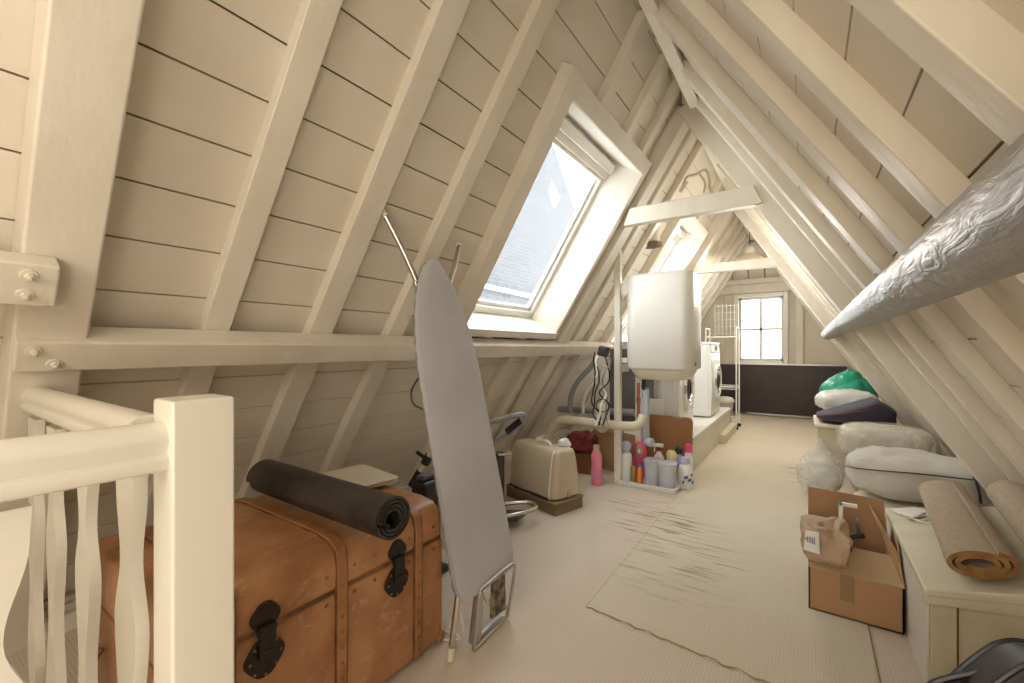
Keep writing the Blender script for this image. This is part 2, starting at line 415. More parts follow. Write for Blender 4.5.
for (y0, y1) in [(-1.3, -1.2), (-.9, -.8), (-.45, -.35), (-.02, .07), (.36, .45), (.757, .835), (1.13, 1.22), (1.51, 1.62), (1.95, 2.05), (2.43, 2.52), (2.8, 2.87),
                 (3.5, 3.58), (3.9, 3.98), (4.3, 4.38), (4.7, 4.78), (5.05, 5.13), (5.8, 5.88), (6.2, 6.28), (6.6, 6.68), (7.0, 7.08), (7.4, 7.48), (7.8, 7.88)]: rafter(PR, y0, y1)
# trusses: heavy principal legs
bm = B(); slab(bm, PL, .185, .325, 0, ZR, -.05, .075); trim(bm, bevel=.008)
bm = B(); slab(bm, PR, -.28, -.16, 0, ZR, -.05, .07); trim(bm, bevel=.008)
bm = B(); slab(bm, PL, 3.13, 3.27, 0, ZR-.05, -.05, .06); trim(bm, bevel=.006)
bm = B(); slab(bm, PR, 3.08, 3.22, 0, ZR-.05, -.05, .072); trim(bm, bevel=.006)
bm = B(); slab(bm, PL, 5.42, 5.56, 0, ZR-.05, -.05, .06); trim(bm, bevel=.006)
bm = B(); slab(bm, PR, 5.3, 5.44, 0, ZR-.05, -.05, .072); trim(bm, bevel=.006)
# ridge beam
bm = B(); cube(bm, (-.597, YB, 2.60), (-.537, 2.86, 2.74)); trim(bm)
bm = B(); cube(bm, (-.70, 3.1, 2.78), (-.62, YE, 2.9)); trim(bm)
# collar ties
def collar(y, xl, xr, z0, z1, d=.07, rz=0):
    bm = B(); prism(bm, [(xl-.0, z0), (xr+.02, z0), (xr-.03, z1), (xl+.045, z1)], 'y', y, y+d)
    return trim(bm, bevel=.006)
collar(3.06, -1.10, -.235, 1.995, 2.115)
collar(5.33, -1.10, -.18, 1.965, 2.065)
# left purlin (squared to the slope), lapped on the first truss
bm = B(); slab(bm, PL, .188, 4.30, 1.085, 1.165, -.0, .095)
p = trim(bm, bevel=.007)
def bolt(P, y, z, n, parent):
    bm = B(); c = Vector(P(y, z, n)); nn = (Vector(P(y, z, n+1))-c)
    def disc(r, h0, h1, sg):
        tube(bm, [c+nn*h0, c+nn*h1], r*.75, sg)
    disc(.021, -.002, .004, 20); disc(.012, .003, .013, 6); disc(.006, .012, .019, 10)
    obj('bolt', bm, 'paint', parent, bevel=.0012)
bolt(PL, .222, 1.142, .095, p); bolt(PL, .262, 1.108, .095, p)
bm = B(); slab(bm, PL, -1.5, .244, 1.27, 1.365, .075, .135); p = trim(bm, bevel=.007)
bolt(PL, .193, 1.34, .135, p); bolt(PL, .19, 1.297, .135, p)
# low knee: floor-side skirting on the left
bm = B(); cube(bm, (-2.44, -1.5, 0), (-2.36, 8.2, .07)); cube(bm, (-2.44, -1.5, .07), (-2.38, 8.2, .10)); cube(bm, (-2.44, -1.5, .1), (-2.395, 8.2, .125))
obj('baseboard_left', bm, 'gable', bevel=.004, kind='structure')

# floor with the stair well behind the railing
bm = B()
def fl(x0, y0, x1, y1): cube(bm, (x0, y0, -.12), (x1, y1, 0))
fl(-2.6, .2, 1.2, 8.4); fl(-.88, -1.8, 1.2, .2); fl(-2.6, -1.8, -1.78, .2)
obj('floor', bm, 'carpet', kind='structure')
bm = B()
for k in range(6):
    cube(bm, (-1.78, .2-.22*(k+1), -.2*(k+1)-.04), (-.88, .2-.22*k, -.2*(k+1)))
obj('trim_50', bm, 'wood', bevel=.004, kind='structure')
bm = B(); cube(bm, (-1.8, -1.8, -1.6), (-1.78, .2, -.12)); cube(bm, (-.88, -1.8, -1.6), (-.86, .2, -.12)); cube(bm, (-1.8, .2, -1.6), (-.86, .22, -.12)); cube(bm, (-1.8, -1.8, -1.62), (-.86, .2, -1.6)); cube(bm, (-1.8, -1.82, -1.6), (-.86, -1.8, 0))
obj('trim_51', bm, 'gable', kind='structure')
# carpet piece
bm = B(); n = 40
edge = [(-.765, 1.685)] + [(-.765+.965*k/n, 1.685-.06*k/n*1.2+.004*math.sin(k*1.9)+.006*noise.noise(Vector((k*.7, 0, 0)))) for k in range(1, n)] + [(.2, 1.61)]
poly = edge + [(.205, 2.6), (.20, 4), (.21, 7.95), (-.73, 7.95)] + [((-.735 if k < 26 else -.785)+.004*math.sin(k*3.1), 7.9-6.2*k/60) for k in range(1, 60)]
prism(bm, poly, 'z', .0003, .005)
o = tag(obj('carpet_piece', bm, 'carpet2'), 'large worn beige carpet piece with brown scuffs, laid down the middle of the floor', 'carpet')
bm = B(); tube(bm, [(x, y+.003*math.sin(x*60), .004) for x, y in edge], [.0015+.0016*abs(math.sin(x*37)) for x, y in edge], 6); tube(bm, [(-.767, 1.69, .004), (-.775, 2.4, .004), (-.787, 3.3, .004)], .0016, 6); tube(bm, [(.203, 1.62, .004), (.207, 2.2, .004)], .002, 6)
obj('frayed_edge', bm, mat('frayed_edge_yarn', (.36, .25, .14), .9), o)

# gable wall with window hole
WX0, WX1, WZ0, WZ1 = -.93, -.29, .88, 1.95
bm = B(); ys, ye = 8.25, 8.4
cube(bm, (-2.6, ys, 0), (WX0, ye, 2.95)); cube(bm, (WX1, ys, 0), (1.2, ye, 2.95)); cube(bm, (WX0, ys, 0), (WX1, ye, WZ0)); cube(bm, (WX0, ys, WZ1), (WX1, ye, 2.95))
obj('wall_back', bm, 'gable', kind='structure')
bm = B(); cube(bm, (-2.6, -1.85, -1.6), (1.2, -1.7, 2.95)); obj('wall_front', bm, 'gable', kind='structure')
bm = B(); cube(bm, (-1.25, 8.14, 2.17), (-.05, 8.25, 2.25)); trim(bm)
bm = B(); cube(bm, (-1.5, 8.2, 2.02), (.2, 8.25, 2.17)); trim(bm)
for k in range(5):
    bm = B(); hexa(bm, [(x, 8.2-t*.55+dy, 2.25+t*.5) for t in (0, 1) for dy in (0, .03) for x in (-1.25+k*.24, -1.25+k*.24+.22)]); trim(bm, 'board')
bm = B(); cube(bm, (-1.6, 8.22, 0), (-1.15, 8.25, 2)); trim(bm, 'gable', .003)
bm = B(); cube(bm, (-.12, 8.20, .84), (-.02, 8.25, 2.05)); trim(bm)
# gable window
bm = B()
for lo, hi in (((WX0-.07, 8.19, WZ0-.06), (WX0, 8.33, WZ1+.06)), ((WX1, 8.19, WZ0-.06), (WX1+.07, 8.33, WZ1+.06)), ((WX0, 8.19, WZ1), (WX1, 8.33, WZ1+.06)), ((WX0, 8.17, WZ0-.05), (WX1, 8.33, WZ0))): cube(bm, lo, hi)
win = obj('window_3', bm, 'sky_trim', bevel=.005, kind='structure')
bm = B(); mx = (WX0+WX1)/2
cube(bm, (WX0, 8.29, WZ0), (WX0+.035, 8.32, WZ1)); cube(bm, (WX1-.035, 8.29, WZ0), (WX1, 8.32, WZ1)); cube(bm, (WX0, 8.29, WZ0), (WX1, 8.32, WZ0+.05)); cube(bm, (WX0, 8.29, WZ1-.04), (WX1, 8.32, WZ1))
cube(bm, (mx-.02, 8.285, WZ0), (mx+.02, 8.325, WZ1)); cube(bm, (WX0, 8.285, (WZ0+WZ1)/2-.02), (WX1, 8.325, (WZ0+WZ1)/2+.02))
obj('window_frame', bm, 'sky_trim', win, bevel=.004)
bm = B(); cube(bm, (WX0, 8.303, WZ0), (WX1, 8.307, WZ1)); obj('pane', bm, 'glass', win)

# skylights
def skylight(idx, y0, y1, z0, z1, fl_, fr_):
    """opening on rafter face; reveal runs back square to the slope"""
    U = -.21
    bm = B(); t = .028
    # reveal boards (sides flare a little)
    hexa(bm, [PL(y0-t*1.0, z0-.02, .02), PL(y0+fl_-t, z0-.02, U), PL(y0, z0-.02, .02), PL(y0+fl_, z0-.02, U), PL(y0-t, z1+.02, .02), PL(y0+fl_-t, z1+.02, U), PL(y0, z1+.02, .02), PL(y0+fl_, z1+.02, U)])
    hexa(bm, [PL(y1, z0-.02, .02), PL(y1-fr_, z0-.02, U), PL(y1+t, z0-.02, .02), PL(y1-fr_+t, z0-.02, U), PL(y1, z1+.02, .02), PL(y1-fr_, z1+.02, U), PL(y1+t, z1+.02, .02), PL(y1-fr_+t, z1+.02, U)])
    slab(bm, PL, y0-t, y1+t, z1, z1+t, U, .02)
    w_ = obj('window_%d' % idx, bm, 'sky_trim', bevel=.003, kind='structure')
    bm = B(); slab(bm, PL, y0-.03, y1+.03, z0-.035, z0, U, .04); slab(bm, PL, y0-.03, y1+.03, z0-.05, z0-.03, -.04, .03); obj('window_sill', bm, 'sky_trim', w_, bevel=.004)
    bm = B(); slab(bm, PL, y0-.11, y0-.002, z0-.10, z1+.10, -.05, .028); slab(bm, PL, y1+.002, y1+.05, z0-.05, z1+.05, -.05, .028); slab(bm, PL, y0-.03, y1+.05, z1+.002, z1+.085, -.05, .030)
    obj('casing', bm, 'paint', w_, bevel=.004)
    a, b, c, d = y0+fl_, y1-fr_, z0, z1
    bm = B(); s = .055
    for q in ((a-.02, a+s-.02, c, d), (b-s+.02, b+.02, c, d), (a, b, c, c+s*.8), (a, b, d-s, d)): slab(bm, PL, *q, U-.03, U+.015)
    obj('window_frame', bm, 'sky_trim', w_, bevel=.005)
    bm = B(); s2 = .085
    for q in ((a+s-.02, a+s2-.02, c+s*.8, d-s), (b-s2+.02, b-s+.02, c+s*.8, d-s), (a+s, b-s, c+s*.8, c+s2*.8), (a+s, b-s, d-s2, d-s)): slab(bm, PL, *q, U-.04, U-.012)
    obj('sash', bm, 'white', w_, bevel=.004)
    bm = B(); slab(bm, PL, a+.03, b-.03, c+.04, d-.05, U-.034, U-.029); obj('pane', bm, 'glass', w_)
    bm = B(); slab(bm, PL, a+.01, b-.01, d-.115, d-.02, U+.0, U+.035); slab(bm, PL, a+.01, b-.01, d-.075, d-.02, U+.03, U+.06); slab(bm, PL, a+.03, b-.03, d-.135, d-.115, U+.005, U+.02)
    obj('ventilation_bar', bm, 'sky_trim', w_, bevel=.006)
    # weather flashing outside keeps the light out of the gap
    bm = B()
    for q in ((y0-.10, a+.0, c-.15, d+.15), (b, y1+.10, c-.15, d+.15), (y0-.1, y1+.1, c-.15, c), (y0-.1, y1+.1, d, d+.15)): slab(bm, PL, *q, U-.05, U-.025)
    for q in ((y0-.10, y0-.03, c-.15, d+.15), (y1+.03, y1+.10, c-.15, d+.15), (y0-.1, y1+.1, c-.15, c-.04), (y0-.1, y1+.1, d+.04, d+.15)): slab(bm, PL, *q, U-.03, -.075)
    obj('flashing', bm, 'slate', w_)
    return w_
skylight(1, *OP[0], .07, .07)
skylight(2, *OP[1], .04, .06)

# ---------------------------------------------------------------- outside, seen through the roof window
def tiles_mat():
    m = mat('neighbour_roof_tiles', (.30, .30, .31), .7); n = m.node_tree; b = n.nodes['Principled BSDF']
    tc = n.nodes.new('ShaderNodeTexCoord'); br = n.nodes.new('ShaderNodeTexBrick'); br.inputs['Scale'].default_value = 2.2
    mp = n.nodes.new('ShaderNodeMapping'); mp.inputs['Rotation'].default_value = (0, R(90), R(0)); n.links.new(tc.outputs['Object'], mp.inputs[0])
    br.inputs['Color1'].default_value = (.095, .095, .098, 1); br.inputs['Color2'].default_value = (.078, .078, .082, 1); br.inputs['Mortar'].default_value = (.125, .125, .13, 1)
    mp.vector_type = 'POINT'
    sx = n.nodes.new('ShaderNodeSeparateXYZ'); cx = n.nodes.new('ShaderNodeCombineXYZ'); n.links.new(tc.outputs['Object'], sx.inputs[0])
    n.links.new(sx.outputs[1], cx.inputs[0]); n.links.new(sx.outputs[2], cx.inputs[1]); n.links.new(cx.outputs[0], br.inputs[0])
    n.links.new(br.outputs[0], b.inputs['Base Color']); return m
hb = thing('neighbour_house', 'grey brick house with a steep gable, seen outside through the near roof window', 'building', (-7.5, 0, 0))
bm = B(); prism(bm, [(4, -3), (24, -3), (24, 4.5), (18.5, 5.0), (15.2, 6.8), (12.9, 9.2), (11.0, 11.4), (4, 11.4)], 'x', -3, 0); obj('brick_wall', bm, tiles_mat(), hb)
bm = B(); tube(bm, [(.12, 4, 2.9), (.12, 15, 2.75)], .07, 10); obj('gutter', bm, 'white', hb, smooth=True)

# ---------------------------------------------------------------- stair railing (left foreground)
t = thing('stair_railing', 'cream painted stair railing with square newel post and wavy flat balusters, left foreground', 'railing', (-.82, .285, 0))
bm = B(); cube(bm, (-.04, -.041, 0), (.04, .046, 1.02)); obj('newel_post', bm, 'rail', t, bevel=.005)
def rail_prof():
    o = [(.031*math.cos(a), .026*math.sin(a)+.003) for a in [PI*k/14-.25 for k in range(17)] if True][1:]
    lo = [(-.024, -.012), (-.024, -.018), (-.030, -.022), (-.032, -.030), (-.028, -.040), (-.018, -.045)]
    return o+lo+[(-x, z) for x, z in lo[::-1]]
bm = B(); prism(bm, [(x, z+.958) for x, z in rail_prof()], 'y', -1.6, -.041); obj('handrail', bm, 'rail', t, smooth=True)
bm = B(); prism(bm, [(x*.9-.045, z*.9+.968) for x, z in rail_prof()], 'x', -.93, -.04); obj('handrail', bm, 'rail', t, smooth=True)
def baluster(along, c, thick, ztop, off):
    """flat fretwork board: half-width varies with height"""
    keys = [(0, .048), (.06, .048), (.18, .026), (.30, .054), (.50, .026), (.70, .054), (.82, .024), (.95, .046), (1, .048)]
    L = []
    for (a, wa), (b, wb) in zip(keys, keys[1:]):
        for k in range(7):
            q = k/7; s = (1-math.cos(PI*q))/2; L.append((a+(b-a)*q, wa+(wb-wa)*s))
    L.append(keys[-1])
    poly = [(c+w_, z*ztop) for z, w_ in L]+[(c-w_, z*ztop) for z, w_ in L[::-1]]
    bm = B(); prism(bm, poly, along, off-thick/2, off+thick/2); return bm
for x in (-.115, -.385, -.665, -.90):
    obj('baluster', baluster('y', x, .018, .91, -.048), 'rail', t)
for y in (-.225, -.43, -.66):
    obj('baluster', baluster('x', y, .02, .90, 0), 'rail', t)
bm = B(); cube(bm, (-.93, -.075, 0), (-.04, -.03, .03)); cube(bm, (-.03, -1.6, 0), (.03, -.04, .03)); obj('bottom_rail', bm, 'rail', t, bevel=.004)

# ---------------------------------------------------------------- steamer trunk
TX0, TX1, TY0, TY1 = -1.78, -1.12, .335, 1.175
t = thing('steamer_trunk', 'large worn tan leather steamer trunk with dark locks behind the stair railing', 'trunk', ((TX0+TX1)/2, (TY0+TY1)/2, 0))
hw, hl = (TX1-TX0)/2, (TY1-TY0)/2
bm = B(); cube(bm, (-hw, -hl, .012), (hw, hl, .395)); obj('body', bm, 'leather', t, bevel=.022, seg=4)
bm = B(); prism(bm, [(-hw-.003, .399), (hw+.003, .399), (hw+.004, .47), (hw-.008, .507), (hw-.035, .528), (hw-.10, .538), (-hw+.1, .538), (-hw+.035, .528), (-hw+.008, .507), (-hw-.004, .47)], 'y', -hl-.003, hl+.003)
obj('lid', bm, 'leather', t, bevel=.018, seg=3)
for y in (-hl+.12, 0, hl-.12):
    prof = [(-hw-.008, .02), (-hw-.012, .46), (-hw-.004, .515), (-hw+.03, .537), (-hw+.1, .547), (hw-.1, .547), (hw-.03, .537), (hw+.004, .515), (hw+.012, .46), (hw+.008, .02), (hw-.02, .02), (hw-.02, .46), (hw-.05, .51), (-hw+.05, .51), (-hw+.02, .46), (-hw+.02, .02)]
    bm = B(); prism(bm, prof, 'y', y-.0165, y+.0165)
    sl = obj('slat', bm, 'leather_d', t, bevel=.004, seg=2)
    bm = B(); prism(bm, [(x*.994, z*.994) for x, z in prof], 'y', y-.0185, y+.0185); obj('slat_edging', bm, 'edging', sl)
    for k in range(9): obj('stud', one(lathe, [(.005, 0), (.004, .003), (.002, .004)], (hw+.0095, y, .05+k*.045), 8, 'x'), 'brass', sl, smooth=True)
bm = B(); cube(bm, (-hw+.003, -hl+.003, .390), (hw-.003, hl-.003, .408)); obj('seam_strip', bm, 'edging', t)
for y in (-.215, .205):
    bm = B()
    pl = [(.045*math.cos(a)*(1+.10*math.cos(4*a)), .05*math.sin(a)-.045) for a in [2*PI*k/28 for k in range(28)]]
    prism(bm, [(y+a, .375+b) for a, b in pl], 'x', hw+.0, hw+.009)
    prism(bm, [(y+a*.75, .41+(b+.045)*.75+.02) for a, b in pl], 'x', hw+.003, hw+.012)
    lk = obj('lock', bm, 'iron_d', t, bevel=.002)
    bm = B(); cube(bm, (hw+.008, y-.020, .335), (hw+.024, y+.020, .415)); cube(bm, (hw+.01, y-.026, .395), (hw+.018, y+.026, .405)); cube(bm, (hw+.02, y-.012, .35), (hw+.028, y+.012, .357))
    obj('hasp', bm, 'iron_d', lk, bevel=.003)
    for k in range(8): a = 2*PI*k/8; obj('rivet', one(lathe, [(.004, 0), (.003, .003)], (hw+.009, y+.037*math.cos(a), .33+.042*math.sin(a)), 8, 'x'), 'brass', lk)
for y in (-.36, -.30, -.045, .045, .12, .26, .375):
    for z in (.45, .37): obj('rivet', one(lathe, [(.006, 0), (.005, .003), (.002, .004)], (hw+.0025, y, z), 8, 'x'), 'brass', t, smooth=True)
for sy in (-1, 1):
    bm = B(); cube(bm, (hw-.03, sy*hl-.02, .006), (hw+.005, sy*hl+.02, .04)); obj('corner_cap', bm, 'leather_d', t, bevel=.008)
# leather binding down the far and near corners
for sy in (-1, 1):
    bm = B(); tube(bm, [(hw-.008, sy*(hl-.008), .03), (hw-.006, sy*(hl-.006), .39)], .012, 8); obj('corner_binding', bm, 'leather_d', t, smooth=True)
bm = B(); tube(bm, smooth_path([(-.1, -hl-.005, .30), (-.09, -hl-.03, .26), (0, -hl-.035, .25), (.09, -hl-.03, .26), (.1, -hl-.005, .30)]), .009, 8); obj('handle', bm, 'leather_d', t, smooth=True)

# black rolled mat on the trunk
def spiral_roll(bm, turns, r0, r1, thick, L, axis='x', squash=1, phase=0, n=30, tail=0):
    pts = []
    N = int(turns*n)
    for i in range(N+1):
        a = phase+2*PI*turns*i/N; r = r0+(r1-r0)*i/N
        pts.append((r*math.cos(a), r*math.sin(a)*squash))
    if tail:
        lx, lz = pts[-1]
        pts += [(lx+tail*k/4, lz-.004*k) for k in range(1, 5)]
    # offset outward
    ot, inn = [], []
    for i, p_ in enumerate(pts):
        a = pts[max(i-1, 0)]; b = pts[min(i+1, len(pts)-1)]
        d = Vector((b[0]-a[0], b[1]-a[1])).normalized(); nn = Vector((d.y, -d.x))
        ot.append((p_[0]+nn.x*thick/2, p_[1]+nn.y*thick/2)); inn.append((p_[0]-nn.x*thick/2, p_[1]-nn.y*thick/2))
    def P(p_, t_): return (t_, p_[0], p_[1]) if axis == 'x' else (p_[0], t_, p_[1])
    rows = [[bm.verts.new(P(q, t_)) for q in s] for s in (ot, inn) for t_ in (-L/2, L/2)]
    oA, oB, iA, iB = rows
    for k in range(len(pts)-1):
        bm.faces.new((oA[k], oA[k+1], oB[k+1], oB[k])); bm.faces.new((iA[k], iB[k], iB[k+1], iA[k+1]))
        f = bm.faces.new((oA[k], iA[k], iA[k+1], oA[k+1])); g = bm.faces.new((oB[k], oB[k+1], iB[k+1], iB[k]))
        f.material_index = g.material_index = 1
    for k in (0, -1):
        f = bm.faces.new((oA[k], oB[k], iB[k], iA[k])); f.material_index = 1
bm = B(); spiral_roll(bm, 3.55, .024, .064, .008, .72, 'x', .97, phase=PI*1.9, tail=.05)
o = obj('rolled_mat', bm, ['rubber', 'rubber'], smooth=True, loc=(-1.32, .815, .617)); tag(o, 'black rubber mat rolled up and lying across the top of the tan trunk', 'mat')
# folded cloth
bm = B()
for k in range(3): prism(bm, rrect(.30, .24, .02, 3), 'z', .001+k*.0065, .0065+k*.0065, Matrix.Translation((.004*k, -.003*k, 0)) @ Matrix.Rotation(R(2*k), 4, 'Z'))
o = obj('folded_cloth', bm, 'linen', bevel=.002, smooth=True, loc=(-1.55, 1.115, .549)); o.rotation_euler = (0, 0, R(-12)); tag(o, 'folded cream cloth lying on the far end of the trunk behind the black roll', 'cloth')

# ---------------------------------------------------------------- ironing board leaning on the rafters
t = thing('ironing_board', 'folded ironing board with grey cover standing on end against the left slope', 'ironing board', (-1.0, 1.315, 0))
lean = math.atan2(.30, 1.27)
Mx = Matrix.Translation((0, 0, .20)) @ Matrix.Rotation(-lean, 4, 'Y')   # local: y = width, z = length, +x = face
Lb = 1.31
def bw(z):
    u = z/Lb
    if u < .04: return .155+.02*u/.04
    if u < .55: return .175-.004*(u-.04)
    return .173*(1-max(0, (u-.55)/.45)**2.3)**.62
bm = B(); nz_, ny = 60, 12; front, back = [], []
for i in range(nz_+1):
    z = Lb*(i/nz_ if i < nz_*.8 else (.8+.2*(1-(1-(i/nz_-.8)/.2)**1.8)) if i < nz_ else 1)
    wd = max(bw(z), .012); fr, bk = [], []
    for k in range(ny+1):
        v = -1+2*k/ny; yy = v*wd
        puff = .012*(1-abs(v)**6)+.0015*noise.noise(Vector((yy*20, z*9, 0)))
        rim = .003*noise.noise(Vector((z*25, v*3, 4)))
        fr.append(bm.verts.new(Mx @ Vector((puff+.004, yy+rim*(abs(v) > .99), z)))); bk.append(bm.verts.new(Mx @ Vector((-.018-.004*(1-abs(v)**3), yy*.985, z))))
    front.append(fr); back.append(bk)
for i in range(nz_):
    for k in range(ny):
        bm.faces.new((front[i][k], front[i][k+1], front[i+1][k+1], front[i+1][k])); bm.faces.new((back[i][k], back[i+1][k], back[i+1][k+1], back[i][k+1]))
    for k in (0, ny): bm.faces.new((front[i][k], front[i+1][k], back[i+1][k], back[i][k]))
for i in (0, nz_):
    for k in range(ny): bm.faces.new((front[i][k], front[i][k+1], back[i][k+1], back[i][k]))
obj('cover', bm, 'fab_grey', t, smooth=True)
bm = B()
for s in (-1, 1): tube(bm, [Mx @ Vector((-.02, s*(bw(z)-.004)*.985+.0025*math.sin(z*90), z)) for z in [Lb*.99*k/60 for k in range(61)]], .0055, 6)
tube(bm, [Mx @ Vector((-.02, -.15+.3*k/10, .003)) for k in range(11)], .006, 6)
obj('gathered_hem', bm, mat('cover_hem', (.24, .24, .24), .8, bump=(60, .6, .004)), t, smooth=True)
# legs behind: two tubes to a cross foot that splays at the top
bm = B()
tube(bm, [Mx @ Vector(p) for p in ((-.045, -.03, .15), (-.055, -.04, 1.15), (-.055, -.07, 1.22))], .011, 10)
tube(bm, [Mx @ Vector(p) for p in smooth_path([(-.055, -.02, 1.10), (-.058, -.055, 1.22), (-.065, -.10, 1.36), (-.075, -.155, 1.50)], 4)], .0125, 10)
tube(bm, [Mx @ Vector(p) for p in smooth_path([(-.055, .06, 1.12), (-.055, .13, 1.22), (-.065, .22, 1.35), (-.075, .29, 1.46)], 4)], .0125, 10)
tube(bm, [Mx @ Vector(p) for p in ((-.055, -.04, 1.12), (-.055, .06, 1.12))], .009, 10)
tube(bm, [Mx @ Vector(p) for p in ((-.05, .06, .15), (-.055, .06, 1.15))], .011, 10)
obj('leg', bm, 'chrome', t, smooth=True)
bm = B()
tube(bm, [Mx @ Vector(p) for p in ((-.03, -.14, .16), (-.02, -.15, .03))]+[Vector((-.03, -.185, .03))], .011, 10)
obj('leg', bm, 'chrome', t, smooth=True)
bm = B(); tube(bm, [(-.03, -.183, .045), (-.031, -.187, .004)], [.013, .015], 12); obj('foot_cap', bm, 'cap', t, smooth=True)
for y, z, dy, dz in ((-.155, 1.50, -.35, 1), (.29, 1.46, .55, 1)):
    d = Vector((-.2, dy, dz)).normalized()*.022; p0 = Vector((-.075, y, z))
    bm = B(); tube(bm, [Mx @ (p0-d*.3), Mx @ (p0+d)], [.0145, .013], 12); obj('foot_cap', bm, 'cap', t, smooth=True)
# iron rest at the foot
n_before = set(bpy.data.objects)
bm = B()
fr = [(.02, -.03, .215), (.03, .145, .235), (.035, .165, .20), (.005, .16, .03), (0, .145, .012), (.01, -.045, .010), (.012, -.06, .03), (.02, -.04, .2), (.02, -.03, .215)]
tube(bm, smooth_path(fr, 3), .007, 8); obj('iron_rest', bm, 'steel', t, smooth=True)
bm = B(); hexa(bm, [(.0, -.06, .02), (-.02, -.06, .02), (.015, -.025, .015), (.0, -.025, .015), (.015, -.045, .205), (-.005, -.045, .205), (.022, -.015, .20), (.005, -.015, .20)]); obj('rest_strut', bm, 'steel', t, bevel=.003)
bm = B(); hexa(bm, [(.005, .055, .055), (-.01, .055, .055), (.012, .14, .055), (-.005, .14, .055), (.02, .045, .20), (.005, .045, .20), (.025, .115, .21), (.01, .115, .21)]); obj('rest_plate', bm, 'rust', t, bevel=.003)
bm = B(); hexa(bm, [(.0, -.03, .012), (-.02, -.03, .012), (.01, .145, .012), (-.01, .145, .012), (.004, -.02, .035), (-.02, -.02, .035), (.012, .14, .035), (-.01, .14, .035)]); obj('rest_base', bm, 'steel', t, bevel=.003)
bm = B(); tube(bm, smooth_path([(.0, .01, .16), (.0, .03, .13), (.0, .055, .15), (.0, .07, .20)], 5), .003, 6); obj('spring_wire', bm, 'steel', t, smooth=True)
for o in set(bpy.data.objects)-n_before: o.location.y = -.045

# white cord on the floor at the trunk end
bm = B(); tube(bm, smooth_path([(-1.15, 1.23, .005), (-1.07, 1.23, .02), (-1.045, 1.21, .09), (-1.07, 1.20, .16), (-1.055, 1.205, .11), (-1.10, 1.20, .06), (-1.06, 1.21, .02), (-1.12, 1.19, .005), (-1.13, 1.20, .005)], 8), .0035, 6)
tag(obj('power_cord', bm, 'white_pl', smooth=True), 'thin white cord looped on the floor between the trunk and the ironing board', 'cord')
bm = B(); tube(bm, smooth_path([(-1.63, 1.63, 1.02), (-1.68, 1.60, .95), (-1.72, 1.58, .87), (-1.71, 1.59, .80), (-1.64, 1.64, .76)], 8), .005, 6)
tag(obj('hanging_cable', bm, 'black', smooth=True), 'black cable hanging in a loop from the purlin behind the ironing board', 'cable')

# telescopic tube with black grips leaning behind the trunk
t = thing('vacuum_tube', 'beige tube with black grips leaning on the slope behind the trunk', 'vacuum tube', (-1.95, 1.72, .02))
a, b = Vector((-.10, -.05, .0)), Vector((.25, .04, .56))
def seg_(m, s, e, r, nm):
    bm = B(); tube(bm, [a+(b-a)*s, a+(b-a)*e], r, 12); obj(nm, bm, m, t, smooth=True)
seg_('cream_pl', 0, 1, .016, 'tube'); seg_('black', .52, .68, .022, 'grip'); seg_('black', .76, .84, .026, 'collar'); seg_('black', .97, 1.08, .023, 'grip')
bm = B(); q = a+(b-a)*.8; tube(bm, [q, q+Vector((-.03, -.05, .05))], .011, 8); obj('lever', bm, 'black', t, smooth=True)
t = thing('cleaner_box', 'small black plastic housing standing behind the far end of the trunk', 'vacuum cleaner', (-1.53, 1.50, 0))
bm = B(); cube(bm, (-.05, -.06, .02), (.05, .06, .46)); obj('housing', bm, 'black', t, bevel=.02, seg=3)
bm = B(); cube(bm, (-.03, -.04, .46), (.03, .04, .485)); obj('top_cap', bm, 'dgrey', t, bevel=.008)
bm = B(); cube(bm, (-.08, -.09, 0), (.08, .09, .03)); obj('base', bm, 'black', t, bevel=.01)

# chrome hand truck / vacuum behind the ironing board
t = thing('folding_trolley', 'chrome and dark grey folding trolley with looped handle behind the ironing board', 'trolley', (-1.56, 2.2, 0))
bm = B(); tube(bm, smooth_path([(-.2, -.12, .52), (-.12, -.12, .62), (.02, -.10, .66), (.14, -.05, .70), (.17, -.02, .685), (.13, -.03, .63), (-.02, -.06, .52)], 5), .017, 10); obj('handle', bm, 'grey', t, smooth=True)
bm = B(); tube(bm, [(.15, -.03, .665), (.06, -.05, .59)], .023, 10); obj('grip', bm, 'black', t, smooth=True)
bm = B(); tube(bm, [(-.02, -.06, .52), (-.10, -.08, .45), (-.13, -.08, .04)], .014, 10); tube(bm, [(-.2, -.12, .52), (-.2, -.12, .04)], .014, 10)
tube(bm, [(-.1, -.06, .42), (.05, .02, .44)], .010, 8); obj('frame', bm, 'chrome', t, smooth=True)
bm = B(); tube(bm, smooth_path([(-.22, -.1, .06), (-.05, .02, .10), (.09, .12, .115), (.16, .12, .11), (.17, .07, .10), (.1, -.05, .09), (-.1, -.2, .06)], 5), .013, 10); obj('foot_bar', bm, 'chrome', t, smooth=True)
bm = B(); hexa(bm, [(-.18, -.16, .02), (.11, -.02, .035), (-.18, .0, .02), (.11, .09, .045), (-.18, -.16, .05), (.11, -.02, .075), (-.18, .0, .05), (.11, .09, .085)]); obj('base_plate', bm, 'dgrey', t, bevel=.008)
bm = B(); cube(bm, (-.08, -.04, .06), (-.02, .04, .44)); obj('post', bm, 'black', t, bevel=.01)
for x, y in ((-.15, -.10), (-.15, .02)):
    bm = B(); lathe(bm, [(.03, -.012), (.034, -.008), (.034, .008), (.03, .012)], (x, y, .034), 16, 'y'); obj('wheel', bm, 'black', t, smooth=True)
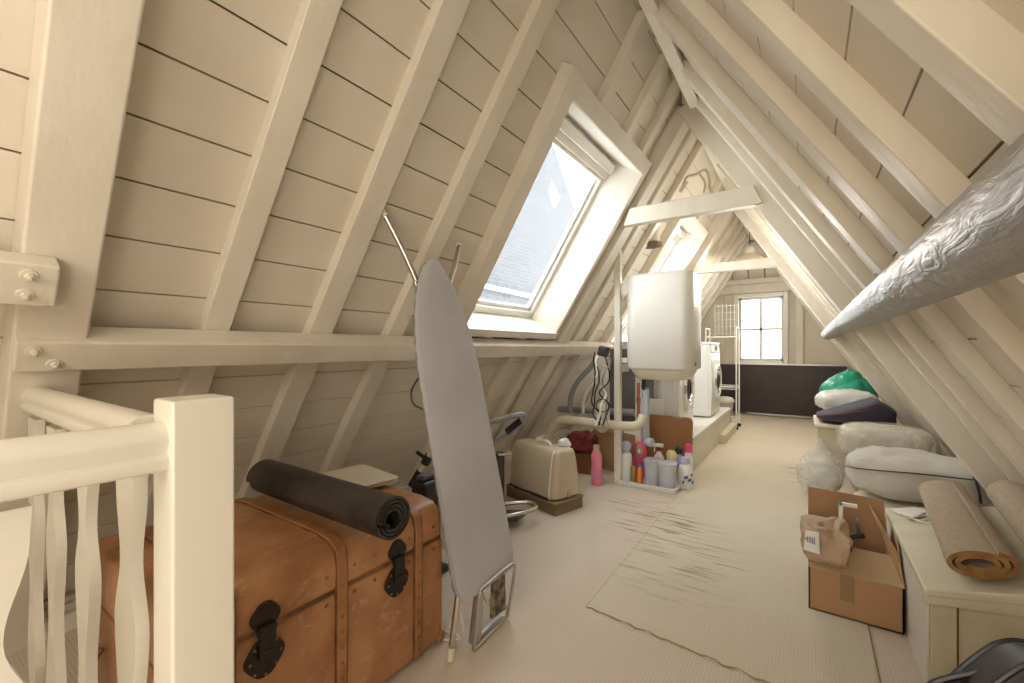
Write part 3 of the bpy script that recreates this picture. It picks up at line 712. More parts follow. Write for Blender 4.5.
bm = B(); cube(bm, (-.03, -.02, 0), (.03, .02, .34)); o = obj('jar_stack', bm, 'paper', bevel=.006, loc=(-1.78, 2.42, 0)); tag(o, 'narrow pale carton standing between the trolley and the beige case', 'carton')

# beige machine case
t = thing('sewing_machine_case', 'beige domed sewing machine case on a brown base, standing on the carpet', 'case', (-1.555, 2.68, 0), R(-17))
L, D = .515, .27
bm = B()
cube(bm, (-L/2, -D/2, .0), (L/2, D/2, .075)); obj('base', bm, 'case_b', t, bevel=.006)
bm = B(); cube(bm, (-L/2-.004, -D/2-.004, .072), (L/2+.004, D/2+.004, .086)); obj('base_rim', bm, mat('base_rim_brown', (.34, .25, .15), .4), t, bevel=.004)
bm = B(); rows = []
for z, sx, sy, r in ((.10, 1, 1, .045), (.16, 1, .98, .045), (.25, .99, .90, .045), (.33, .975, .80, .045), (.385, .955, .70, .045), (.405, .93, .60, .04), (.412, .89, .50, .03)):
    rows.append([bm.verts.new((x, y, z)) for x, y in rrect(L*.97*sx, D*.96*sy, r*sy, 5)])
for i in range(len(rows)-1):
    n = len(rows[0])
    for k in range(n): bm.faces.new((rows[i][k], rows[i][(k+1) % n], rows[i+1][(k+1) % n], rows[i+1][k]))
bm.faces.new(rows[0][::-1]); bm.faces.new(rows[-1])
obj('cover', bm, 'case', t, smooth=True)
bm = B()
ry = [(y, z) for y, z in ((-D*.47*0-.0, .1), )]
for sx_ in (L*.36,):
    pts = []
    for z, f, g in ((.09, 1, 1), (.16, 1, .98), (.25, .99, .9), (.33, .975, .8), (.385, .955, .7), (.407, .93, .52)): pts.append((sx_*(.5+.5*f)+.012, -D*.48*g-.002, z))
    tube(bm, pts, .005, 6)
    tube(bm, [(x+.0, -y, z) for x, y, z in pts], .005, 6); tube(bm, [pts[-1], (pts[-1][0], -pts[-1][1], .408)], .005, 6)
obj('rim_strip', bm, 'white_pl', t, smooth=True)
bm = B(); tube(bm, smooth_path([(-.08, 0, .40), (-.07, 0, .43), (0, 0, .44), (.07, 0, .43), (.08, 0, .40)]), .008, 8); obj('handle', bm, 'white_pl', t, smooth=True)
bm = B(); cube(bm, (L/2-.02, -.015, .10), (L/2+.004, .015, .14)); obj('latch', bm, 'steel', t, bevel=.003)
bm = B(); tube(bm, smooth_path([(-.22, -D/2+.00, .093), (-.15, -D/2-.012, .10), (-.08, -D/2-.004, .092), (.0, -D/2-.014, .098), (.08, -D/2-.006, .09), (.18, -D/2-.01, .094)], 6), .007, 8); tube(bm, smooth_path([(-.20, -D/2-.008, .105), (-.1, -D/2-.014, .094), (.05, -D/2-.01, .1), (.2, -D/2, .09)], 6), .005, 8); obj('power_lead', bm, 'black', t, smooth=True)
bm = B(); blob(bm, (-.10, .0, .425), (.05, .045, .035), 2.2, .02, 18, 3, 18, 10, flat=False); o = obj('crumpled_bag', bm, 'film_w', smooth=True, loc=(-1.30, 2.70, .005)); tag(o, 'small crumpled white bag on top of the beige machine case', 'bag')

# ---------------------------------------------------------------- white post, boiler and pipes
bm = B(); cube(bm, (-1.285, 3.36, 0), (-1.235, 3.41, 1.90)); trim(bm, 'rail', .003)
bm = B(); cube(bm, (-1.19, 3.60, 0), (-1.145, 3.645, .96)); trim(bm, 'rail', .003)
bm = B(); cube(bm, (-1.285, 3.41, .90), (-1.24, 3.60, .96)); trim(bm, 'rail', .003)
BX, BY, BW, BD, BZ0, BZ1 = -.925, 3.50, .50, .42, .93, 1.675
t = thing('water_heater', 'tall white electric boiler with rounded corners hanging beside the white post', 'boiler', (BX, BY, 0))
bm = B(); rows = []
for z, ins in ((BZ0, .03), (BZ0+.006, .012), (BZ0+.02, 0), (BZ1-.02, 0), (BZ1-.006, .008), (BZ1, .02)):
    rows.append([bm.verts.new((x, y, z)) for x, y in rrect(BW-2*ins, BD-2*ins, .09-ins, 8)])
n = len(rows[0])
for i in range(5):
    for k in range(n): bm.faces.new((rows[i][k], rows[i][(k+1) % n], rows[i+1][(k+1) % n], rows[i+1][k]))
bm.faces.new(rows[0][::-1]); bm.faces.new(rows[-1]); obj('casing', bm, 'white_warm', t, smooth=True)
bm = B(); rows = []
for z, ins in ((BZ0-.075, .07), (BZ0-.07, .06), (BZ0-.03, .035), (BZ0+.002, .022)):
    rows.append([bm.verts.new((x, y, z)) for x, y in rrect(BW-2*ins, BD-2*ins, .09, 8)])
for i in range(3):
    for k in range(n): bm.faces.new((rows[i][k], rows[i][(k+1) % n], rows[i+1][(k+1) % n], rows[i+1][k]))
bm.faces.new(rows[0][::-1]); bm.faces.new(rows[-1]); obj('bottom_cap', bm, 'cream_pl', t, smooth=True)
for z0_, z1_ in ((1.53, 1.63), (.98, 1.02)):
    bm = B(); cube(bm, (-BW/2-.06, -.12, z0_), (-BW/2+.05, -.09, z1_)); obj('wall_bracket', bm, 'rail', t, bevel=.004)
bm = B(); tube(bm, [(-.13, -.1, BZ0-.16), (-.13, -.1, BZ0-.07)], .016, 10); tube(bm, [(-.13, -.125, BZ0-.13), (-.13, -.07, BZ0-.13)], .014, 8); obj('inlet_valve', bm, 'black', t, smooth=True)
bm = B(); lathe(bm, [(.012, 0), (.012, .006), (.008, .008)], (.255, -.12, BZ0+.05), 12, 'x'); obj('indicator', bm, 'grey', t, smooth=True)
bm = B(); tube(bm, [(-1.11, 3.44, .82), (-1.11, 3.44, .50)], .012, 10); tube(bm, [(-1.11, 3.44, .70), (-1.11, 3.44, .66)], .018, 10)
tag(obj('copper_pipe', bm, 'copper', smooth=True), 'copper pipe dropping from the boiler beside the white post', 'pipe')
bm = B(); tube(bm, smooth_path([(-1.045, 3.42, .78), (-1.045, 3.42, .60), (-1.045, 3.42, .40), (-1.04, 3.42, .365), (-1.0, 3.40, .36)], 5), .027, 12); tube(bm, [(-1.05, 3.42, .44), (-1.05, 3.42, .40)], .034, 12); tube(bm, [(-1.02, 3.40, .36), (-.985, 3.39, .36)], .034, 12)
tag(obj('waste_pipe', bm, 'lilac', smooth=True), 'pale blue grey plastic waste pipe under the boiler', 'pipe')
bm = B(); tube(bm, smooth_path([(-1.97, 3.30, .10), (-1.90, 3.32, .26), (-1.82, 3.33, .43), (-1.74, 3.33, .475), (-1.60, 3.33, .48), (-1.3, 3.33, .478), (-1.15, 3.34, .478), (-1.08, 3.36, .50), (-1.06, 3.40, .56)], 6), .037, 14)
tag(obj('lagged_pipe', bm, 'lagging', smooth=True), 'thick cream lagged pipe crossing low in front of the left slope', 'pipe')
bm = B(); tube(bm, [(-2.0, 3.75, .50), (-1.25, 3.75, .53)], .03, 12); tag(obj('drain_pipe', bm, 'grey', smooth=True), 'dark grey pipe running just behind the cream lagged pipe', 'pipe')
bm = B(); tube(bm, [(-1.22, 3.43, .425), (-1.07, 3.43, .41)], .02, 12); tag(obj('drain_pipe', bm, 'white_pl', smooth=True), 'thin white drain pipe below the cream lagged pipe, ending under the boiler', 'pipe')
# cables, plug and hose at the purlin end
t = thing('cable_bundle', 'tangle of black and white cables hanging from a black plug at the purlin end', 'cables', (-1.40, 3.2, .5))
bm = B(); cube(bm, (-.07, -.03, .54), (.01, .03, .62), Matrix.Rotation(R(12), 4, 'Y')); obj('plug', bm, 'black', t, bevel=.01)
for j, (m_, x0) in enumerate((('black', .02), ('white_pl', .06), ('black', .09), ('grey', .11), ('black', .05))):
    random.seed(j+3); p_ = [(x0, 0, .57)]
    for k in range(7): p_.append((x0+random.uniform(-.035, .045), random.uniform(-.05, .05), .5-k*.085))
    bm = B(); tube(bm, smooth_path(p_, 6), .006 if j != 1 else .009, 6); obj('cable', bm, m_, t, smooth=True)
bm = B(); torus(bm, .05, .004, (.09, -.02, .15), 'y'); obj('cable_loop', bm, 'black', t, smooth=True)
bm = B(); tube(bm, smooth_path([(-1.80, 3.6, .50), (-1.78, 3.58, .66), (-1.70, 3.56, .80), (-1.58, 3.55, .92), (-1.50, 3.5, 1.0)], 8), .024, 12)
tag(obj('vacuum_hose', bm, 'grey', smooth=True), 'grey curved hose rising against the rafters beyond the beige case', 'hose')
bm = B(); tube(bm, smooth_path([(-1.68, 3.62, .50), (-1.66, 3.6, .64), (-1.58, 3.58, .76), (-1.48, 3.55, .84), (-1.42, 3.5, .95)], 8), .014, 10)
tag(obj('vacuum_hose', bm, 'white_pl', smooth=True), 'slim white curved hose beside the grey hose beyond the beige case', 'hose')
bm = B(); cube(bm, (-.20, 0, .0), (.22, .02, 1.09)); o = obj('standing_board', bm, 'slate', bevel=.004, loc=(-1.36, 3.965, 0)); tag(o, 'dark grey board standing behind the boiler left of the washing machine', 'board')
bm = B(); cube(bm, (-.10, 0, .0), (.14, .02, .64)); o = obj('white_shelf_board', bm, 'white_pl', bevel=.004, loc=(-1.18, 3.93, 0)); tag(o, 'white board standing in front of the dark grey board under the boiler', 'board')
bm = B(); cube(bm, (-.19, -.11, 0), (.20, .11, .34)); t = obj('moving_box', bm, 'card', bevel=.004, loc=(-1.42, 3.80, 0)); tag(t, 'brown cardboard box on the floor behind the pink bottle', 'box')
bm = B(); cube(bm, (-.195, -.114, .338), (.205, .02, .345)); obj('flap', bm, 'card_l', t)
bm = B(); blob(bm, (0, 0, .085), (.13, .07, .09), 3.6, .03, 14, 5, 32, 20, .03); o = obj('red_packet', bm, 'red', smooth=True, loc=(-1.66, 3.56, .17)); tag(o, 'shiny red plastic packet behind the beige case under the lagged pipe', 'packet')
bm = B(); cube(bm, (-.16, -.11, 0), (.14, .09, .165)); o = obj('wooden_crate', bm, 'brown_e', bevel=.004, loc=(-1.68, 3.57, 0)); tag(o, 'low dark wooden crate under the red plastic packet', 'crate')
bm = B(); blob(bm, (0, 0, .13), (.07, .06, .135), 2.8, .01, 10, 2, 20, 14, .01); o = obj('paint_bag', bm, 'linen', smooth=True, loc=(-1.50, 3.64, .345)); tag(o, 'small pale sack on the cardboard box near the white post', 'bag')

# vent pipe end hanging from the slope
t = thing('vent_pipe', 'short round cream vent pipe stub with dark open end below the first collar tie', 'vent pipe', (-1.155, 3.95, 2.03))
bm = B(); lathe(bm, [(.075, .02), (.075, .30), (.07, .31)], seg=24); obj('pipe', bm, 'rail', t, smooth=True)
bm = B(); lathe(bm, [(.07, -.012), (.092, -.008), (.094, .022), (.078, .03)], seg=24); obj('collar', bm, mat('vent_collar_brown', (.20, .14, .08), .5), t, smooth=True)
bm = B(); lathe(bm, [(.066, -.014), (.066, -.0125)], seg=24); obj('dark_mouth', bm, 'black', t)

# ---------------------------------------------------------------- tray of cleaning products
t = thing('tray', 'shallow white plastic tray holding the cleaning bottles', 'tray', (-1.035, 3.55, .001))
bm = B(); cx, cy, TW, TD = 0, 0, .46, .40
o1 = rrect(TW, TD, .04, 5); o2 = rrect(TW+.02, TD+.02, .05, 5); o3 = rrect(TW-.012, TD-.012, .034, 5)
rows = [[bm.verts.new((x, y, z)) for x, y in o_] for o_, z in ((o1, 0), (o2, .034), (o2, .037), (o3, .037), (o3, .006))]
n = len(o1)
for i in range(4):
    for k in range(n): bm.faces.new((rows[i][k], rows[i][(k+1) % n], rows[i+1][(k+1) % n], rows[i+1][k]))
bm.faces.new(rows[0][::-1]); bm.faces.new(rows[-1]); obj('tray_dish', bm, 'white_pl', t, smooth=True)
TZ = .008
def bottle(name, label, x, y, z, parts, cat='bottle', group='cleaning products on the white tray'):
    t = thing(name, label, cat, (x, y, z), 0, group)
    for nm, m_, prof, kw in parts:
        bm = B(); lathe(bm, prof, seg=20, **kw); obj(nm, bm, m_, t, smooth=True)
    return t
bottle('cleaner_bottle', 'white bottle with a pale blue ball-shaped cap at the left end of the tray', -1.215, 3.45, TZ,
       [('bottle_body', 'white_pl', [(.044, 0), (.048, .01), (.046, .12), (.047, .2), (.040, .225), (.026, .235)], {}), ('cap', 'lav', [(.028, .235), (.028, .25), (.024, .255), (.036, .27), (.041, .29), (.036, .312), (.02, .325)], {})])
t = thing('detergent_pack', 'pink and green floral detergent pouch standing behind the olive and orange bottles', 'pouch', (-1.14, 3.585, TZ), 0, 'cleaning products on the white tray')
bm = B(); blob(bm, (0, 0, .155), (.052, .03, .155), 3.2, .006, 20, 2, 20, 16); obj('pouch', bm, 'hotpink', t, smooth=True)
bm = B(); blob(bm, (.0, -.03, .235), (.024, .008, .055), 2.2, 0, 1, 0, 16, 10, flat=False); obj('label_patch', bm, 'green_p', t, smooth=True)
bm = B(); blob(bm, (.0, -.034, .235), (.014, .008, .022), 2.2, 0, 1, 0, 12, 8, flat=False); obj('label_patch', bm, 'white', t, smooth=True)
bottle('polish_bottle', 'slim olive brown bottle with a red top on the tray', -1.150, 3.435, TZ,
       [('bottle_body', 'olive', [(.020, 0), (.021, .01), (.021, .12), (.012, .14)], {}), ('cap', 'red', [(.013, .14), (.013, .17), (.010, .175)], {})])
bottle('polish_bottle', 'slim orange bottle with a blue cap on the tray', -1.097, 3.43, TZ,
       [('bottle_body', 'orange', [(.020, 0), (.022, .01), (.022, .125), (.012, .145)], {}), ('cap', 'blue', [(.018, .14), (.019, .158), (.012, .168)], {})])
def tub(x, y, lab):
    t = thing('storage_tub', lab, 'tub', (x, y, TZ), 0, 'cleaning products on the white tray')
    bm = B(); rows = []
    for z, w_, d in ((0, .105, .10), (.01, .112, .107), (.185, .126, .12)): rows.append([bm.verts.new((a_, b_, z)) for a_, b_ in rrect(w_, d, .034, 5)])
    n = len(rows[0])
    for i in range(2):
        for k in range(n): bm.faces.new((rows[i][k], rows[i][(k+1) % n], rows[i+1][(k+1) % n], rows[i+1][k]))
    bm.faces.new(rows[0][::-1]); bm.faces.new(rows[-1]); obj('tub_body', bm, 'frost', t, smooth=True)
    bm = B(); prism(bm, rrect(.096, .09, .03, 5), 'z', .008, .04 if x > -1 else .09); obj('powder', bm, 'white_pl', t, smooth=True)
    bm = B(); prism(bm, rrect(.134, .128, .038, 5), 'z', .182, .205); obj('tub_lid', bm, mat('tub_lid_grey', (.50, .51, .54), .3), t, bevel=.006)
tub(-1.005, 3.475, 'frosted tub with grey lid, the left one of two on the tray')
tub(-.882, 3.44, 'frosted tub with grey lid, right front of the tray with white powder in it')
t = thing('spray_bottle', 'white trigger spray bottle with red nozzle at the back of the tray', 'spray bottle', (-1.0, 3.63, TZ), R(8), 'cleaning products on the white tray')
bm = B(); lathe(bm, [(.045, 0), (.048, .01), (.048, .15), (.04, .19), (.018, .225), (.015, .245)], seg=20, sy=.65); obj('bottle_body', bm, 'white_pl', t, smooth=True)
bm = B(); tube(bm, [(0, 0, .24), (0, 0, .27)], .017, 12); tube(bm, [(-.01, 0, .285), (-.01, -.0, .26)], .012, 8); obj('neck', bm, 'red', t, smooth=True)
bm = B(); cube(bm, (-.055, -.012, .27), (.035, .012, .30)); cube(bm, (-.04, -.006, .225), (-.03, .006, .275)); obj('trigger_head', bm, 'white', t, bevel=.005)
bottle('cream_bottle', 'squat bottle with a pale yellow cap behind the tubs on the tray', -.90, 3.63, TZ, [('bottle_body', 'white_pl', [(.039, 0), (.042, .01), (.041, .17), (.03, .2)], {}), ('cap', 'yellow', [(.04, .2), (.04, .235), (.026, .255)], {})])
bottle('dark_bottle', 'bottle with a black domed cap at the back of the tray', -.862, 3.71, TZ, [('bottle_body', 'lav', [(.030, 0), (.032, .01), (.032, .19), (.022, .22)], {}), ('cap', 'black', [(.028, .22), (.03, .25), (.02, .27), (.008, .276)], {})])
bottle('toilet_cleaner', 'white bottle with a hot pink cap beside the brown board', -.782, 3.69, .0, [('bottle_body', 'white_pl', [(.036, 0), (.038, .01), (.036, .2), (.022, .255)], {'sy': .8}), ('cap', 'hotpink', [(.024, .255), (.024, .31), (.018, .32)], {})])
t = bottle('detergent_jug', 'white plastic jug with blue print at the right end of the tray', -.775, 3.545, .0, [('jug_body', 'white_pl', [(.05, 0), (.056, .012), (.056, .13), (.045, .18), (.03, .2)], {'sy': .75}), ('cap', 'lav', [(.034, .2), (.034, .235), (.028, .245)], {})])
bm = B()
for k in range(7):
    a = R(-95+k*14); z = .05+.02*(k % 3)+.018*(k % 2); tube(bm, [(.0575*math.cos(a-.08), .0575*.75*math.sin(a-.08)-.001, z), (.0575*math.cos(a+.08), .0575*.75*math.sin(a+.08)-.001, z+.022)], .007, 6)
obj('blue_print', bm, 'blue', t)
t = bottle('softener_bottle', 'tall pink fabric softener bottle with a tan cap left of the white post', -1.385, 3.24, 0, [('bottle_body', 'pink', [(.040, 0), (.046, .01), (.047, .09), (.042, .14), (.044, .16), (.044, .235), (.042, .25), (.028, .275)], {'sy': .8}), ('cap', mat('tan_cap', (.55, .40, .24), .4), [(.025, .275), (.025, .315), (.02, .32)], {})], group=None)
bm = B(); lathe(bm, [(.0475, .05), (.048, .06), (.046, .12), (.043, .125)], seg=20, sy=.8); obj('body_label', bm, mat('pink_label', (.72, .24, .36), .4), t, smooth=True)

# brown board leaning on the platform
bm = B(); prism(bm, rrect(.385, .50, .04, 5), 'y', 0, .022); o = obj('wooden_board', bm, 'brown', bevel=.004, loc=(-.975, 3.80, .262)); o.rotation_euler = (R(-7), 0, 0)
tag(o, 'brown wooden board with rounded corners standing behind the cleaning bottles', 'board')
bm = B(); prism(bm, rrect(.389, .505, .04, 5), 'y', .021, .030); obj('dark_edge', bm, 'brown_e', o)
bm = B(); blob(bm, (.075, -.004, .243), (.045, .006, .012), 2.2, .003, 30, 1, 14, 8, flat=False); obj('chipped_patch', bm, 'card_l', o)

# washing platform and machines
t = thing('machine_platform', 'beige panelled platform carrying the washing machines', 'platform', (-1.25, 5.15, 0))
bm = B(); cube(bm, (-.5, -1.15, 0), (.43, 1.15, .29)); obj('box_body', bm, 'gable', t, bevel=.006)
bm = B(); cube(bm, (-.5, -1.16, .285), (.445, 1.16, .315)); obj('top_panel', bm, 'chest_w', t, bevel=.004)
bm = B(); cube(bm, (.43, .3, 0), (.50, 1.25, .10)); obj('step', bm, 'chest', t, bevel=.006)
def washer(x1, y0, z0, lab, w_=.60, d=.56, h=.85, ribs=False):
    t = thing('washing_machine', lab, 'washing machine', (x1-d/2, y0+w_/2, z0), 0)
    bm = B(); cube(bm, (-d/2, -w_/2, .01), (d/2-.02, w_/2, h-.02)); obj('cabinet', bm, 'white', t, bevel=.012)
    bm = B(); cube(bm, (-d/2, -w_/2-.003, h-.03), (d/2, w_/2+.003, h)); obj('top_plate', bm, 'white', t, bevel=.01)
    bm = B(); prism(bm, [(d/2-.03, .02), (d/2, .02), (d/2+.012, .3), (d/2+.012, .5), (d/2-.0, h-.12), (d/2-.03, h-.12)], 'y', -w_/2+.004, w_/2-.004); obj('front_panel', bm, 'white', t, bevel=.006)
    bm = B(); prism(bm, [(d/2-.03, h-.12), (d/2+.004, h-.12), (d/2-.012, h-.02), (d/2-.03, h-.02)], 'y', -w_/2+.004, w_/2-.004); p_ = obj('control_panel', bm, 'white_pl', t, bevel=.004)
    bm = B(); lathe(bm, [(.028, 0), (.026, .02), (.01, .022)], (d/2-.004, .02, h-.07), 16, 'x'); obj('dial', bm, 'grey', p_, smooth=True)
    bm = B(); cube(bm, (d/2-.006, -.26, h-.10), (d/2+.004, -.10, h-.04)); obj('drawer', bm, 'white', p_, bevel=.003)
    bm = B(); torus(bm, .175, .028, (d/2+.016, 0, .40), 'x', 36, 10); dr = obj('door', bm, 'white', t, smooth=True)
    bm = B(); torus(bm, .140, .016, (d/2+.024, 0, .40), 'x', 36, 8); obj('chrome_ring', bm, 'chrome', dr, smooth=True)
    bm = B(); lathe(bm, [(.135, 0), (.12, .02), (.06, .034), (.01, .036)], (d/2+.01, 0, .40), 28, 'x'); obj('door_glass', bm, 'door_glass', dr, smooth=True)
    bm = B(); cube(bm, (d/2+.03, -.205, .36), (d/2+.045, -.185, .44)); obj('door_handle', bm, 'grey', dr, bevel=.004)
    if ribs:
        bm = B()
        for k in range(14): cube(bm, (-d/2+.04+k*.036, -w_/2-.006, .04), (-d/2+.055+k*.036, -w_/2+.001, h-.06))
        obj('side_ribs', bm, 'white', t, bevel=.002)
    return t
washer(-.95, 4.08, .316, 'white washing machine with ribbed side and chrome-ringed door, under the boiler', d=.52, ribs=True)
washer(-.87, 5.22, .316, 'taller white tumble dryer on the platform, further back beyond the boiler')

# clothes rack and bin
t = thing('clothes_rack', 'thin white wire clothes rack on castors before the dark panel', 'rack', (-.95, 6.6, 0))
bm = B()
for x in (-.19, .19):
    for y in (-.15, .15): tube(bm, [(x, y, .05), (x, y, 1.33 if x > 0 else 1.38)], .009, 8)
for y in (-.15, .15):
    tube(bm, [(-.19, y, 1.25), (.19, y, 1.25)], .008, 8); tube(bm, [(-.19, y, .13), (.19, y, .13)], .007, 8)
for x in (-.19, .19): tube(bm, smooth_path([(x, -.15, 1.33), (x, -.12, 1.37), (x, .12, 1.37), (x, .15, 1.33)], 4), .009, 8)
obj('frame', bm, 'white', t, smooth=True)
bm = B()
for k in range(9): tube(bm, [(-.18+k*.045, -.15, .56), (-.18+k*.045, .15, .56)], .004, 6)
for y in (-.15, .15): tube(bm, [(-.19, y, .575), (.19, y, .575)], .006, 6); tube(bm, [(-.19, y, .545), (.19, y, .545)], .005, 6)
obj('wire_shelf', bm, 'white', t, smooth=True)
bm = B()
for k in range(5): tube(bm, [(-.12, .15, 1.3+.1*k), (.19, .15, 1.3+.1*k)], .0025, 5)
for k in range(7): tube(bm, [(-.12+.05*k, .15, 1.25), (-.12+.05*k, .15, 1.72)], .0025, 5)
obj('wire_grid', bm, 'white', t)
for x in (-.19, .19):
    for y in (-.15, .15):
        bm = B(); lathe(bm, [(.018, -.012), (.026, -.01), (.026, .01), (.018, .012)], (x, y, .026), 14, 'y'); obj('castor', bm, 'black', t, smooth=True)
t = thing('waste_bin', 'small grey pedal bin with pale lid on the floor beside the rack', 'bin', (-.99, 7.12, 0))
bm = B(); lathe(bm, [(.085, 0), (.09, .01), (.115, .30)], seg=20); obj('bin_body', bm, 'bin', t, smooth=True)
bm = B(); lathe(bm, [(.125, .295), (.128, .325), (.10, .36), (.03, .375)], seg=20); obj('bin_lid', bm, 'cream_pl', t, smooth=True)

# dark panel along the gable
t = thing('dark_board', 'long dark brown panel standing on edge under the gable window', 'panel', (-.3, 8.10, 0))
bm = B(); cube(bm, (-.92, 0, .03), (.82, .06, .83)); obj('board', bm, 'dark', t, bevel=.008)
bm = B(); cube(bm, (-.93, -.008, .825), (.83, .065, .845)); obj('top_edge', bm, 'silver', t, bevel=.003)
bm = B(); cube(bm, (-.5, -.01, .01), (.83, .065, .035)); obj('bottom_edge', bm, 'silver', t, bevel=.003)

# cone lamp under the ridge
t = thing('pendant_lamp', 'cream conical pendant lamp hanging under the ridge beyond the second collar tie', 'lamp', (-.555, 5.95, 2.12))
bm = B(); lathe(bm, [(.19, .0), (.188, .01), (.15, .07), (.075, .12), (.06, .13)], seg=28); obj('lamp_shade', bm, 'paint', t, smooth=True)
bm = B(); lathe(bm, [(.06, .13), (.055, .19), (.03, .22)], seg=20); obj('cap', bm, 'paint', t, smooth=True)
bm = B(); tube(bm, [(0, 0, .22), (0, 0, .60)], .005, 6); obj('flex', bm, 'black', t)
# strap knot near the apex
bm = B(); tube(bm, smooth_path([(-.84, 3.75, 2.44), (-.80, 3.72, 2.50), (-.72, 3.70, 2.50), (-.66, 3.70, 2.52), (-.63, 3.70, 2.46), (-.62, 3.70, 2.36), (-.58, 3.72, 2.28)], 6), [.012]*37, 8)
tube(bm, smooth_path([(-.70, 3.72, 2.50), (-.66, 3.71, 2.42), (-.67, 3.71, 2.34)], 6), .009, 8); tube(bm, [(-.86, 3.75, 2.40), (-.80, 3.73, 2.47)], .018, 8)
tag(obj('tied_rope', bm, 'lagging', smooth=True), 'tied rope end hanging near the ridge above the first collar tie', 'rope')

# ---------------------------------------------------------------- silver duct
t = thing('ventilation_duct', 'silver foil ventilation duct running along the right slope past the camera', 'duct', (.214, 0, 1.258))
bm = B(); rr = 28; rows = []
N = 150
for i in range(N+1):
    y = -1.0+7.0*i/N; row = []
    for k in range(rr):
        a_ = 2*PI*k/rr; q = Vector((math.cos(a_), math.sin(a_), 0))
        rad = .063+.0022*noise.noise(Vector((q.x*2.2, y*9+a_*.8, q.y*2.2)))+.0005*noise.noise(Vector((q.x*7, y*22+a_*2, q.y*7)))
        row.append(bm.verts.new((q.x*rad, y, q.y*rad)))
    rows.append(row)
for i in range(N):
    for k in range(rr): bm.faces.new((rows[i][k], rows[i][(k+1) % rr], rows[i+1][(k+1) % rr], rows[i+1][k]))
bm.faces.new(rows[0]); bm.faces.new(rows[-1]); obj('foil_tube', bm, 'foil', t, smooth=True)
for y in (3.15, 5.37):
    bm = B(); torus(bm, .0650, .0012, (0, y, 0), 'y', 28, 6); obj('hanger_strap', bm, 'steel', t, smooth=True)

# ---------------------------------------------------------------- right side, far to near
bm = B(); blob(bm, (0, 0, .19), (.25, .26, .20), 2.4, .03, 7, 3, 48, 30, .05, shape=lambda z: 1 if z < -.1 else max(.14, 1-((z+.1)/1.1)**1.5*.92))
t = obj('laundry_bag', bm, 'green', smooth=True, loc=(.38, 5.75, .50)); tag(t, 'shiny green plastic bag on top of the far pile at the right slope', 'bag')
bm = B(); tube(bm, smooth_path([(-.20, -.14, .12), (-.12, -.18, .19), (-.05, -.12, .27), (.0, -.1, .31), (.04, -.12, .26)], 6), .008, 6); tube(bm, smooth_path([(-.19, -.18, .15), (-.10, -.2, .16), (-.02, -.18, .22)], 6), .007, 6); tube(bm, smooth_path([(.0, -.1, .30), (.10, -.12, .24), (.18, -.12, .16)], 6), .005, 6)
obj('white_drawstring', bm, 'white_pl', t, smooth=True)
bm = B(); blob(bm, (0, 0, .235), (.25, .36, .235), 4.5, .012, 6, 9, 40, 24); o = obj('storage_sack', bm, 'linen', smooth=True, loc=(.39, 5.70, 0)); tag(o, 'pale sack on the floor hidden under the green bag', 'sack')
bm = B(); blob(bm, (0, 0, .11), (.25, .17, .11), 2.6, .02, 8, 4, 48, 26, .03, flat=False); o = obj('clothes_bundle', bm, 'film_w', smooth=True, loc=(.33, 5.30, .47)); tag(o, 'white clothes bundle in plastic lying in front of the green bag', 'bundle')
# navy quilt folded on the storage bin, rising towards the slope
def quilt(bm):
    blob(bm, (0, 0, .045), (.28, .25, .045), 3.0, .014, 6, 8, 48, 24, .012, flat=False)
    for v in bm.verts:
        v.co.z += .16*max(0, v.co.x+.2)/.4 if v.co.z > .04 else 0
        if v.co.x > .14: v.co.z = max(v.co.z-(v.co.x-.14)*.9, .0) if v.co.z > .05 else v.co.z
o = obj('quilt', one(quilt), 'navy', smooth=True, loc=(.36, 4.90, .436)); tag(o, 'dark navy quilt folded on the cream storage bin', 'quilt')
bm = B(); tube(bm, smooth_path([(-.27, -.18, .05), (-.2, -.235, .075), (-.08, -.25, .10), (.06, -.25, .14), (.14, -.23, .17)], 6), .007, 6); obj('maroon_piping', bm, 'maroon', o, smooth=True)
t = thing('storage_bin', 'cream lidded storage bin under the navy quilt at the right slope', 'bin', (.33, 4.95, 0))
bm = B(); hexa(bm, [(x*f, y*f2, z) for z, f, f2 in ((.0, .22, .27), (.40, .245, .30)) for y in (-1, 1) for x in (-1, 1)]); obj('bin_body', bm, 'cream_pl', t, bevel=.015, seg=3)
bm = B(); cube(bm, (-.262, -.32, .398), (.262, .32, .432)); obj('bin_lid', bm, 'cream_pl', t, bevel=.012, seg=3)
# wrapped bundles
for (cx_, cy_, cz_, sx_, sy_, sz_, lab, sd) in ((.49, 4.20, .27, .29, .22, .13, 'cream bedding bundle in clear plastic, upper one behind the duvet bag', 2), (.52, 4.12, .005, .24, .22, .13, 'cream bedding bundle in clear plastic, lower one behind the duvet bag', 6)):
    t = thing('bedding_bundle', lab, 'bedding', (cx_, cy_, cz_), 0, 'plastic wrapped bedding at the right slope')
    bm = B(); blob(bm, (0, 0, sz_), (sx_*.95, sy_*.95, sz_*.93), 3.8, .012, 8, sd, 44, 24, .01); obj('bedding', bm, 'linen', t, smooth=True)
    bm = B(); blob(bm, (0, 0, sz_+.002), (sx_, sy_, sz_), 3.4, .012, 6, sd+1, 56, 32, .012); obj('plastic_wrap', bm, 'film', t, smooth=True)
bm = B(); cube(bm, (.03, -.247, .10), (.11, -.24, .13)); obj('wrap_label', bm, 'lav', bpy.data.objects['bedding_bundle'])
